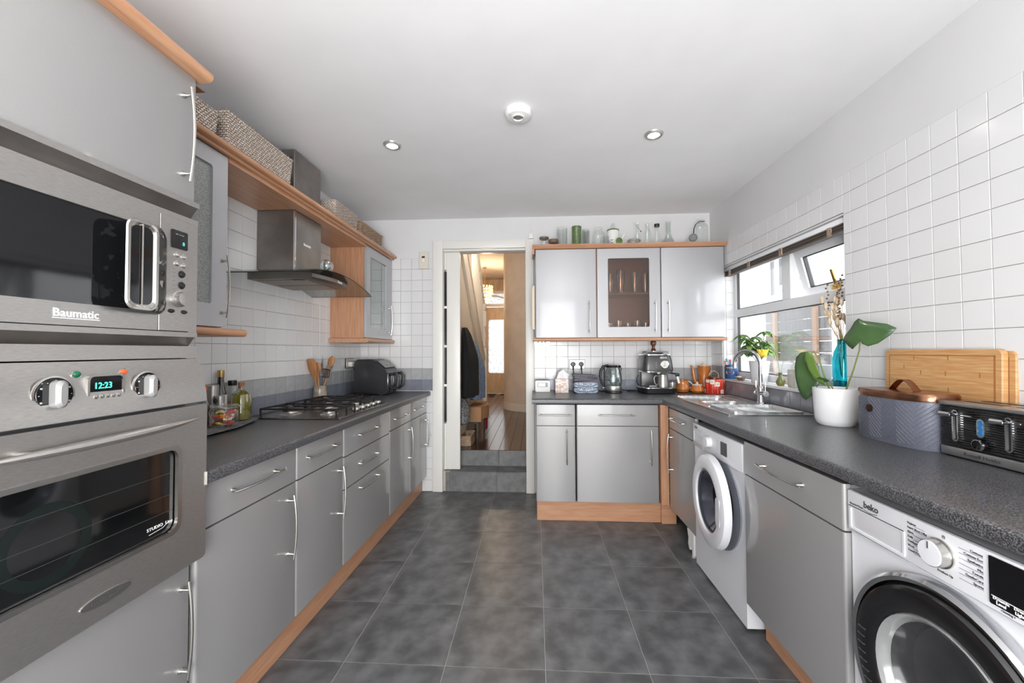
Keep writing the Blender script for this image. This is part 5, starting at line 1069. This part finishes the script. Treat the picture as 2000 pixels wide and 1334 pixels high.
def support(x0, x1, y0, y1, cs):
    b = B(); z = .052
    b.tube([(x0, y0, z), (x1, y0, z), (x1, y1, z), (x0, y1, z)], .0055, IR, 6, closed=True)
    for x, y in ((x0, y0), (x1, y0), (x0, y1), (x1, y1)): b.tube([(x, y, z), (x * .97 + (x0 + x1) * .015, y, .008)], .006, IR, 6)
    for cx_, cy_ in cs:
        for dx, dy in ((1, 0), (-1, 0), (0, 1), (0, -1)):
            ex = (x1 if dx > 0 else x0) if dx else cx_; ey = (y1 if dy > 0 else y0) if dy else cy_
            if abs(ex - cx_) + abs(ey - cy_) > .16: ex = cx_ + dx * .105; ey = cy_ + dy * .105
            b.tube([(ex, ey, z), (cx_ + dx * .025, cy_ + dy * .025, z + .002)], .005, IR, 6)
    b.out('pan_support', t)
support(.03, .255, .06, .50, [(.15, .40), (.15, .165)]); support(.265, .455, .12, .50, [(.36, .30)]); support(.465, .675, .12, .50, [(.56, .40), (.56, .20)])
for k in range(5):
    x = .285 + .082 * k; b = B(); b.lathe([(.018, .0075), (.018, .012), (.015, .014)], BLK, (x, .066, 0), 18); b.box(x - .017, x + .017, .050, .082, .014, .030, mat('knob_silver', (206, 204, 196), .35, .5), .004); b.out('control_knob', t)
# utensil crock
t = thing('utensil_crock', 'stoneware crock holding wooden spoons and spatulas', 'crock', (-1.602, 2.945, CZ))
b = B(); b.lathe([(.036, 0), (.042, .004), (.047, .04), (.046, .08), (.042, .112), (.045, .122), (.041, .122), (.038, .10), (.042, .04), (.0005, .008)], mat('speckled_stoneware', (176, 166, 150), .35, 0, .3, c2=(140, 128, 112), ns=30), seg=36, cap1=False); b.out('pot', t)
OLV = mat('olive_spoon_wood', (186, 134, 88), .6, c2=(150, 100, 60), ns=12, stretch=(6, 6, 1))
def utensil(name, label, dx, dy, L, parts):
    o = thing(name, label, 'utensil', (-1.602, 2.945, CZ + .012)); d = Vector((dx, dy, 1)).normalized()
    o.rotation_euler = Vector((0, 0, 1)).rotation_difference(d).to_euler()
    for nm, f in parts:
        b = B(); f(b); b.out(nm, o)
def paddle(z0, z1, w, m, hole=False):
    def f(b): b.loops([[(x * s, y, z0 + (z1 - z0) * q) for x, y in rr(-w, w, -.003, .003, .0028, 2)] for q, s in ((0, .25), (.25, .7), (.6, 1), (.9, .95), (1, .75))], m)
    return f
def rod(z1, r, m): return lambda b: b.tube([(0, 0, 0), (0, 0, z1)], r, m, 8)
utensil('wooden_spatula', 'broad wooden spatula leaning out of the crock over the hob', -.06, -.32, .3, [('shaft', rod(.20, .006, OLV)), ('paddle', paddle(.16, .325, .034, OLV))])
utensil('wooden_spoon', 'round wooden spoon behind the broad spatula', -.02, -.12, .3, [('shaft', rod(.22, .006, OLV)), ('bowl', lambda b: b.ball((0, 0, .245), .03, OLV, 10, (1, .3, 1.3)))])
utensil('wooden_spoon', 'long wooden spoon leaning towards the air fryer', .16, .26, .3, [('shaft', rod(.25, .006, OLV)), ('bowl', lambda b: b.ball((0, 0, .30), .026, OLV, 10, (1, .4, 1.7)))])
utensil('slotted_turner', 'black slotted turner in the crock', .14, .10, .3, [('shaft', rod(.17, .005, BLK)), ('slotted_head', lambda b: (b.ring(rr(-.035, .035, .17, .235, .008), rr(-.03, .03, .176, .229, .004), -.002, .002, BLK), [b.box(x - .002, x + .002, -.002, .002, .174, .23, BLK) for x in (-.018, -.006, .006, .018)]))])
utensil('steel_whisk_slice', 'steel fish slice in the crock nearest the wall socket', .10, .38, .3, [('shaft', rod(.20, .005, BLK)), ('blade_head', paddle(.19, .28, .03, STEEL))])
utensil('kitchen_knife', 'slim pointed knife standing in the crock', .02, .06, .3, [('shaft', rod(.18, .007, BLK)), ('blade', lambda b: b.loops([[(-.010 * s, 0, z), (.010 * s, .0015, z), (.010 * s, -.0015, z)] for z, s in ((.18, 1), (.26, .8), (.335, .05))], STEEL))])
# air fryer
t = thing('air_fryer', 'large black air fryer with two looped drawer handles', 'air fryer', (-1.265, 3.385, CZ), 90)
AF = mat('air_fryer_black', (38, 38, 41), .38, 0, .1)
b = B(); L = []
prof = [(0, .008), (0, .20), (.02, .225), (.10, .292), (.14, .305), (.275, .305), (.29, .28), (.29, .008)]
b.loops([[(x, y, z) for y, z in prof] for x in (.012, .30)], AF); bmesh.ops.bevel(b.bm, geom=b.bm.edges[:], offset=.012, segments=3, affect='EDGES'); b.out('body', t)
b = B(); b.loops([[(x, y, z) for y, z in ((.022, .231), (.095, .2925), (.09, .2955), (.017, .234))] for x in (.03, .282)], mat('air_fryer_panel', (20, 20, 22), .12, 0, .6)); q = b.out('control_panel', t)
b = B(); b.ball((.16, .045, .258), .012, CHROME, 8, (1.6, .6, .6)); b.out('logo_badge', q)
for k, x in enumerate((.022, .160)):
    b = B(); b.box(x, x + .13, -.012, .004, .02, .195, mat('drawer_gloss_black', (22, 22, 24), .15, 0, .5), .008); q = b.out('drawer', t)
    b = B(); b.tube([(x + .065, -.01, .175), (x + .065, -.055, .18), (x + .065, -.075, .15), (x + .065, -.068, .07), (x + .065, -.04, .05), (x + .065, -.008, .055)], .012, AF, 10, flat=1.2); b.out('handle', q)
for x in (.05, .26):
    b = B(); b.lathe([(.02, 0), (.02, .012)], BLK, (x, .06, 0), 14); b.lathe([(.02, 0), (.02, .012)], BLK, (x, .23, 0), 14); b.out('foot', t)
# snow globe on the hood
t = thing('glass_globe', 'clear glass globe ornament on a dark base standing on the hood', 'ornament', (-1.325, 2.505, 1.783))
b = B(); b.lathe([(.036, 0), (.036, .022), (.028, .028)], mat('dark_globe_base', (48, 46, 50), .4), seg=28); b.out('base', t)
b = B(); b.ball((0, 0, .066), .041, glass('globe_glass', (225, 228, 230), .15, .9), 14); b.out('globe', t)
b = B(); b.ball((0, 0, .06), .016, mat('globe_inside', (190, 192, 196), .3, .6), 6, (1, .6, 1.3)); b.box(-.02, .02, -.004, .004, .04, .055, CHROME, .002); b.out('figure', t)
# ---------------------------------------------------------------- baskets on the shelf
def wicker(name, c, c2, dark):
    M = mat(name, c, .8); nt = M.node_tree; N = nt.nodes; L = nt.links; p = N['Principled BSDF']
    tc = N.new('ShaderNodeTexCoord'); sp = N.new('ShaderNodeSeparateXYZ'); ad = N.new('ShaderNodeMath'); cb = N.new('ShaderNodeCombineXYZ')
    L.new(tc.outputs['Object'], sp.inputs[0]); L.new(sp.outputs[0], ad.inputs[0]); L.new(sp.outputs[1], ad.inputs[1]); L.new(ad.outputs[0], cb.inputs[0]); L.new(sp.outputs[2], cb.inputs[1])
    nz = N.new('ShaderNodeTexNoise'); nz.inputs['Scale'].default_value = 60; mv = N.new('ShaderNodeVectorMath'); mv.operation = 'SCALE'; mv.inputs['Scale'].default_value = .006; av = N.new('ShaderNodeVectorMath')
    L.new(tc.outputs['Object'], nz.inputs['Vector']); L.new(nz.outputs['Color'], mv.inputs[0]); L.new(mv.outputs[0], av.inputs[0]); L.new(cb.outputs[0], av.inputs[1])
    bt = N.new('ShaderNodeTexBrick'); bt.inputs['Scale'].default_value = 1; bt.inputs['Brick Width'].default_value = .019; bt.inputs['Row Height'].default_value = .0105; bt.inputs['Mortar Size'].default_value = .0017; bt.inputs['Mortar Smooth'].default_value = .5
    bt.inputs['Color1'].default_value = lin(c); bt.inputs['Color2'].default_value = lin(c2); bt.inputs['Mortar'].default_value = lin(dark)
    L.new(av.outputs[0], bt.inputs['Vector']); L.new(bt.outputs['Color'], p.inputs['Base Color'])
    bp = N.new('ShaderNodeBump'); bp.invert = True; bp.inputs['Strength'].default_value = 1; bp.inputs['Distance'].default_value = .004; L.new(bt.outputs['Fac'], bp.inputs['Height']); L.new(bp.outputs[0], p.inputs['Normal']); return M
WK = wicker('whitewashed_wicker', (236, 228, 218), (212, 194, 178), (100, 80, 66))
WK2 = wicker('honey_wicker', (214, 190, 164), (186, 156, 128), (84, 60, 44))
def basket(label, x0, x1, y0, y1, z0, h, m, pitch_=.0105):
    t = thing('wicker_basket', label, 'basket', ((x0 + x1) / 2, (y0 + y1) / 2, z0)); wx, wy = (x1 - x0) / 2, (y1 - y0) / 2
    nz = max(8, int(h / pitch_))
    def side(f, L, nm):
        b = B(); n = max(12, int(L / (pitch_ * .6)) // 2 * 2)
        b.sheet(lambda u, v: f(u * L, v * h, .0032 * math.cos(math.pi * round(u * n) + math.pi * round(v * nz * 1)) * (1 if abs(round(v * nz) % 2) >= 0 else 0) ), n, nz, m)
        b.out(nm, t, solid=.004)
    tp = .94
    side(lambda s, z, d: (wx * (tp + (1 - tp) * z / h) + d, (-wy + s) * (tp + (1 - tp) * z / h), z), 2 * wy, 'woven_side')
    side(lambda s, z, d: (-wx * (tp + (1 - tp) * z / h) - d, (-wy + s) * (tp + (1 - tp) * z / h), z), 2 * wy, 'woven_side')
    side(lambda s, z, d: ((-wx + s) * (tp + (1 - tp) * z / h), -wy * (tp + (1 - tp) * z / h) - d, z), 2 * wx, 'woven_end')
    side(lambda s, z, d: ((-wx + s) * (tp + (1 - tp) * z / h), wy * (tp + (1 - tp) * z / h) + d, z), 2 * wx, 'woven_end')
    b = B(); b.box(-wx * tp, wx * tp, -wy * tp, wy * tp, 0.0005, .006, m); b.out('bottom', t)
    b = B()
    for z, s in ((h, 1.0), (.006, tp)):
        q = 56; C4 = [(-wx * s, -wy * s), (wx * s, -wy * s), (wx * s, wy * s), (-wx * s, wy * s)]
        for tw in (0, 1):
            pts = []
            for k in range(4):
                (ax_, ay_), (bx_, by_) = C4[k], C4[(k + 1) % 4]
                m_ = max(6, int(math.dist((ax_, ay_), (bx_, by_)) / .008))
                for j in range(m_):
                    f = j / m_; ph = j * 1.1 + tw * math.pi; pts.append((ax_ + (bx_ - ax_) * f + .003 * math.cos(ph), ay_ + (by_ - ay_) * f + .003 * math.cos(ph), z + .004 * math.sin(ph)))
            b.tube(pts, .0042, m, 6, closed=True)
    b.out('braided_rim', t); return t
KZ = 2.2065
basket('whitewashed wicker basket beside the oven housing with a cardboard box inside', -1.64, -1.365, 1.26, 1.66, KZ, .125, WK)
basket('longest whitewashed wicker basket on the shelf against the hood chimney', -1.64, -1.365, 1.712, 2.195, KZ, .175, WK)
basket('whitewashed wicker basket just past the hood chimney', -1.64, -1.372, 2.70, 3.055, KZ, .140, WK, .009)
basket('honey brown wicker basket at the end of the shelf', -1.64, -1.372, 3.11, 3.56, KZ, .130, WK2, .009)
t = thing('cardboard_box', 'brown cardboard box in the basket beside the oven housing', 'box', (-1.50, 1.45, KZ + .008))
b = B(); b.box(-.10, .10, -.17, .12, 0, .20, mat('cardboard', (168, 128, 92), .8), .002); b.out('carton', t)
b = B(); b.box(-.10, .10, .118, .18, .195, .199, MC['cardboard']); b.out('flap', t)
t = thing('red_tub', 'red plastic tub between the first two wicker baskets', 'tub', (-1.545, 1.745, KZ + .01))
b = B(); b.lathe([(.035, 0), (.04, .19), (.0005, .20)], mat('red_plastic', (222, 74, 60), .5), seg=18, sx=.8, sy=.5); b.out('body', t)
# ---------------------------------------------------------------- hall beyond the doorway
WF = mat('dark_oak_floorboard', (72, 48, 34), .2, 0, .2, c2=(50, 34, 25), ns=7, stretch=(8, 1, 1), thr=(.3, .7), rnd=.12, bump=.15, bs=20)
PL = mat('warm_white_plaster', (212, 196, 178), .8, c2=(198, 184, 168), ns=4)
PN = mat('hall_cream_paint', (214, 204, 190), .45)
b = B(); b.box(-1.9, 1.2, YB + .212, 9.3, .2, .3325, mat('floor_gap', (30, 18, 12), .8)); hf = S('floor_hall', b, 'dark glossy wooden hall floor leading to the front door', 'floor')
for k in range(14):
    x = -1.2 + .105 * k; ys = YB + .203
    for q in range(4):
        y0 = ys + q * 1.3 - (k % 3) * .35; y1 = min(y0 + 1.3, 9.3); y0 = max(y0, ys)
        if y1 - y0 < .05: continue
        b = B(); b.box(x + .0012, x + .1038, y0 + .001, y1 - .001, .325, .336, WF, .0008, 1); b.out('plank', hf)
b = B(); b.box(-1.9, 1.2, YB + .13, 9.4, 2.95, 3.05, PL); S('ceiling_hall', b, 'cream hall ceiling lit by the beaded pendant', 'ceiling')
b = B(); b.box(-1.95, -1.85, YB + .13, 9.4, 0, 2.95, PL); S('wall_hall_side', b, 'hall wall behind the staircase', 'wall')
b = B()
P = [(.06, YB + .13)] + [(.06, 6.35)]
for k in range(13):
    a = R(-75 - 105 * k / 12); P.append((.02 + .56 * math.cos(a), 6.98 + .56 * math.sin(a)))
P += [(-.54, 7.4), (-.54, 9.35), (.5, 9.35), (.5, YB + .13)]
b.loops([[(x, y, z) for x, y in P] for z in (.3, 2.95)], PL); S('wall_hall_curved', b, 'curved cream plaster wall on one side of the hall', 'wall')
b = B(); P2 = []
for k in range(15):
    a = R(-70 - 110 * k / 14); P2.append((.02 + .572 * math.cos(a), 6.98 + .572 * math.sin(a)))
b.loops([[(x, y, .335), (x, y, .44), (x + .004, y + .004, .46), (x + .014, y + .014, .335)] for x, y in P2], PN); S('baseboard_hall', b, 'cream skirting board following the curved hall wall', 'skirting board')
# front door at the far end
FD = mat('stained_door_wood', (196, 168, 134), .45, c2=(178, 148, 112), ns=5, stretch=(6, 1, 1))
FGL = mat('frosted_door_glass', (232, 236, 240), .45, c2=(205, 210, 216), ns=30, bump=.8, bs=60)
b = B(); b.box(-1.9, -1.42, 9.28, 9.4, .2, 2.95, PL); b.box(-1.42, .5, 9.28, 9.4, 2.62, 2.95, FD); S('wall_hall_end', b, 'hall end wall around the front door', 'wall')
LFG = bpy.data.materials.new('lit_frosted_glass'); LFG.use_nodes = True; MC['lit_frosted_glass'] = LFG
_n = LFG.node_tree.nodes; _l = LFG.node_tree.links; _n.remove(_n['Principled BSDF'])
_t = _n.new('ShaderNodeBsdfTranslucent'); _g = _n.new('ShaderNodeBsdfGlossy'); _g.inputs[1].default_value = .3; _m = _n.new('ShaderNodeMixShader'); _m.inputs[0].default_value = .06
_v = _n.new('ShaderNodeTexNoise'); _v.inputs['Scale'].default_value = 22; _c = _n.new('ShaderNodeMapRange'); _c.inputs[1].default_value = .35; _c.inputs[2].default_value = .65; _c.inputs[3].default_value = .40; _c.inputs[4].default_value = .56
_tc = _n.new('ShaderNodeTexCoord'); _l.new(_tc.outputs['Object'], _v.inputs['Vector']); _l.new(_v.outputs[0], _c.inputs[0]); _l.new(_c.outputs[0], _t.inputs[0])
_l.new(_t.outputs[0], _m.inputs[1]); _l.new(_g.outputs[0], _m.inputs[2]); _l.new(_m.outputs[0], _n['Material Output'].inputs[0])
t = thing('door_2', 'front door with tall arched frosted glass at the end of the hall', 'door', kind='structure')
b = B(); P = circ(0, 0, 1, 40); outer = rr(-1.38, -.56, .34, 2.30, .002, 9); ai = []
for x, z in outer:
    pass
gx0, gx1, gz0, gz1 = -1.06, -.63, .80, 2.02
inner = []
for i, (x, z) in enumerate(rr(gx0, gx1, gz0, gz1, .05, 9)):
    bow = .05 * (1 - ((z - (gz0 + gz1) / 2) / ((gz1 - gz0) / 2)) ** 2); inner.append((x + (bow if x > (gx0 + gx1) / 2 else -bow), z))
b.ring(outer, inner, 9.20, 9.245, FD); b.out('leaf', t)
b = B(); b.plate(inner, 9.215, 9.225, mat('lit_frosted_glass', (206, 214, 224), .5, c2=(170, 178, 188), ns=18, bump=.8, bs=60)); b.out('glass_panel', t)
b = B(); b.box(-1.42, -1.38, 9.19, 9.28, .33, 2.66, PN); b.box(-.58, -.54, 9.19, 9.28, .33, 2.66, PN); b.box(-1.42, -.54, 9.19, 9.28, 2.31, 2.37, PN); b.box(-1.42, -.54, 9.19, 9.28, 2.62, 2.67, PN); b.out('frame', t)
b = B(); b.box(-1.38, -.58, 9.23, 9.24, 2.37, 2.62, MC['lit_frosted_glass']); b.out('fanlight', t)
b = B(); b.tube([(-.98 + .40 * math.cos(R(a)), 9.225, 2.36 + .20 * math.sin(R(a))) for a in range(0, 181, 12)], .018, PN, 8); b.out('fanlight_arch', t)
# staircase side
t = thing('staircase', 'cream painted staircase with turned balusters rising along the hall', 'staircase', (0, 0, 0))
def sz(y): return 1.10 + (5.98 - y) * .80
def hz_(y): return 1.93 + (5.98 - y) * .93
b = B(); b.loops([[(x, 4.0, .335), (x, 5.9, .335), (x, 5.9, sz(5.9) - .25), (x, 4.0, sz(4.0) - .25)] for x in (-.80, -.77)], PN); b.out('spandrel_panel', t)
b = B(); b.loops([[(x, 3.95, sz(3.95) - .27), (x, 5.95, sz(5.95) - .27), (x, 5.95, sz(5.95)), (x, 3.95, sz(3.95))] for x in (-.79, -.74)], PN); b.out('string_board', t)
b = B(); b.loops([[(x, 3.95, sz(3.95)), (x, 5.95, sz(5.95)), (x, 5.95, sz(5.95) + .02), (x, 3.95, sz(3.95) + .02)] for x in (-.80, -.725)], PN); b.out('string_cap', t)
b = B(); b.loops([[(x, 4.9, hz_(4.9)), (x, 5.95, hz_(5.95)), (x, 5.95, hz_(5.95) + .05), (x, 4.9, hz_(4.9) + .05)] for x in (-.80, -.735)], PN); b.out('handrail', t)
for k in range(12):
    y = 5.84 - .085 * k; z0, z1 = sz(y), min(hz_(y), 2.94); L = z1 - z0
    b = B(); b.lathe([(.016, 0), (.016, L * .15), (.011, L * .18), (.019, L * .3), (.012, L * .55), (.016, L * .6), (.011, L * .8), (.015, L * .85), (.015, L)], PN, (-.768, y, z0), 10); b.out('baluster', t)
b = B(); b.box(-.81, -.71, 5.90, 6.0, .335, 1.35, PN, .004, 1); b.lathe([(.035, 1.35), (.045, 1.38), (.03, 1.42), (.042, 1.52), (.032, 1.62), (.045, 1.66)], PN, (-.76, 5.95, 0), 20); b.box(-.805, -.715, 5.905, 5.995, 1.66, 1.86, PN, .004, 1); b.lathe([(.05, 1.86), (.052, 1.88), (.03, 1.90), (.045, 1.94), (.05, 1.97), (.035, 2.01), (.0005, 2.03)], PN, (-.76, 5.95, 0), 20); b.out('newel_post', t)
for k in range(7):
    y = 5.75 - .25 * k; z = .335 + .20 * (k + 1); b = B(); b.box(-1.84, -.80, y, y + .26, z - .2, z, mat('stair_carpet', (150, 140, 130), .95)); b.out('tread', t)
t = thing('bead_chandelier', 'warm glowing beaded glass pendant lamp in the hall', 'pendant lamp', (-.985, 7.9, 0))
BE = mat('lit_glass_bead', (255, 206, 130), .3, emis=.9)
b = B(); b.lathe([(.04, 2.95), (.04, 2.93)], BR, seg=16); b.tube([(0, 0, 2.93), (0, 0, 2.62)], .004, BR, 6); b.out('rod', t)
for k, (r_, z) in enumerate([(.15, 2.56), (.15, 2.50), (.15, 2.44), (.12, 2.38), (.08, 2.31), (.05, 2.25)]):
    b = B(); n = int(r_ * 110)
    for q in range(n): a = 2 * math.pi * q / n; b.ball((r_ * math.cos(a), r_ * math.sin(a), z), .024, BE, 4, (.7, .7, 1))
    b.out('bead_tier', t)['kind'] = 'stuff'
# coats and boxes under the stairs
def coat(name, label, cat, cy, x0, x1, z0, z1, wd, m, slope=0):
    t = thing(name, label, cat, (0, cy, 0)); b = B(); L = []; n = 24
    for k in range(11):
        f = k / 10; z = z1 + (z0 - z1) * f; hw = wd * (.35 + .65 * min(1, f * 2.4) ** .6) * (1 + .08 * f); dp = (x1 - x0) * (.30 + .70 * min(1, f * 2.2) ** .7)
        L.append([(x0 + dp * (.5 + .5 * math.cos(2 * math.pi * q / n)) * (1 + .05 * math.sin(5 * q + 2 * f)), hw * math.sin(2 * math.pi * q / n) * (1 + .07 * math.sin(q * 3.1)) + slope * f, z + .01 * math.sin(q * 2)) for q in range(n)])
    b.loops(L, m); b.out('garment', t, ang=60); return t
coat('black_coat', 'black coat hanging on the stair side in the hall', 'coat', 4.24, -.765, -.60, .84, 1.545, .22, mat('black_wool', (16, 16, 18), .95))
coat('denim_jacket', 'blue denim jacket hanging behind the black coat', 'jacket', 4.72, -.765, -.592, .76, 1.42, .16, mat('blue_denim', (92, 110, 136), .95, c2=(120, 136, 158), ns=30))
coat('grey_bag', 'speckled grey knitted bag hanging below the black coat', 'bag', 4.12, -.765, -.67, .58, .832, .12, mat('grey_knit', (88, 88, 90), .95, c2=(140, 140, 142), ns=60, thr=(.45, .55)))
t = thing('cardboard_box', 'open cardboard box under the coats in the hall', 'box', (-.66, 4.75, .52))
CB = MC['cardboard']
b = B(); b.box(-.09, .06, -.28, .30, .0, .16, CB, .002); b.out('carton', t)
b = B(); b.loops([[(.06, -.2, z), (.12, -.05, z), (.07, .28, z)] for z in (.02, .16)], CB); b.out('flap', t)
t = thing('red_cloth', 'dark red cloth hanging out of the cardboard box', 'cloth', (-.59, 4.72, .40))
b = B(); b.sheet(lambda u, v: (.012 + .01 * math.sin(9 * u), -.06 + .12 * u, .13 * v), 8, 3, mat('maroon_cloth', (120, 24, 44), .9)); b.out('fabric', t, solid=.01)
t = thing('shoe_rack', 'dark shelf rack under the cardboard box in the hall', 'rack', (-.68, 4.75, .336))
b = B(); b.box(-.085, .055, -.3, .32, .165, .183, BLK); b.out('shelf', t)
for y in (-.28, .30):
    for x in (-.07, .04):
        b = B(); b.box(x - .01, x + .01, y - .01, y + .01, 0, .165, mat('dark_rack_wood', (60, 46, 36), .5)); b.out('leg', t)
basket('small brown wicker basket on the hall floor beneath the rack', -.765, -.66, 4.12, 4.40, .3365, .10, WK2)
# ---------------------------------------------------------------- outside the window
WR = mat('white_render', (232, 233, 236), .8); 
b = B(); b.box(1.9, 9, -2, 12, -.3, -.12, mat('garden_paving', (222, 221, 217), .8)); S('ground_outside', b, 'pale paving outside the window', 'ground')
t = thing('neighbouring_house', 'white rendered neighbouring house seen through the window', 'house', (0, 0, 0))
b = B(); b.box(4.3, 4.5, 2.5, 12, -.1, 5.2, WR); b.out('wall', t)
BLD = mat('louvre_blind', (120, 123, 128), .6, c2=(104, 108, 114), ns=6, stretch=(1, 1, 18))
for (y0, y1) in ((6.55, 7.35), (7.95, 8.3)):
    for (z0, z1) in ((2.35, 3.3), (1.1, 2.0)):
        b = B(); b.ring(rr(y0, y1, z0, z1, .003, 1), rr(y0 + .06, y1 - .06, z0 + .06, z1 - .06, .002, 1), 0, .06, UPVC); o = b.out('window', t, (4.26, 0, 0), (0, 0, R(90)))
        b = B(); b.box(4.24, 4.25, y0 + .05, y1 - .05, z0 + .05, z1 - .05, BLD); b.out('blind', t)
    b = B(); b.box(4.1, 4.3, y0 - .1, y1 + .1, 2.15, 2.25, WR, .01, 1); b.out('sill', t)
b = B(); b.lathe([(.22, -.1), (.22, 5.2)], WR, (4.05, 7.65, 0), 24); b.out('column', t)
t = thing('slatted_screen', 'grey slatted garden screen with timber posts outside the window', 'fence', (0, 0, 0))
SLT = mat('grey_garden_slat', (112, 114, 118), .7, c2=(100, 102, 106), ns=5, stretch=(1, 8, 1)); PST = mat('tan_timber_post', (150, 124, 104), .7)
for k in range(15):
    b = B(); b.box(2.97, 2.995, 4.28, 5.42, -.1 + .125 * k, .017 + .125 * k, SLT, .004, 1); b.out('slat', t)
for y in (4.45, 5.17):
    b = B(); b.box(2.93, 2.965, y - .03, y + .03, -.12, 1.80, PST, .003, 1); b.out('post', t)
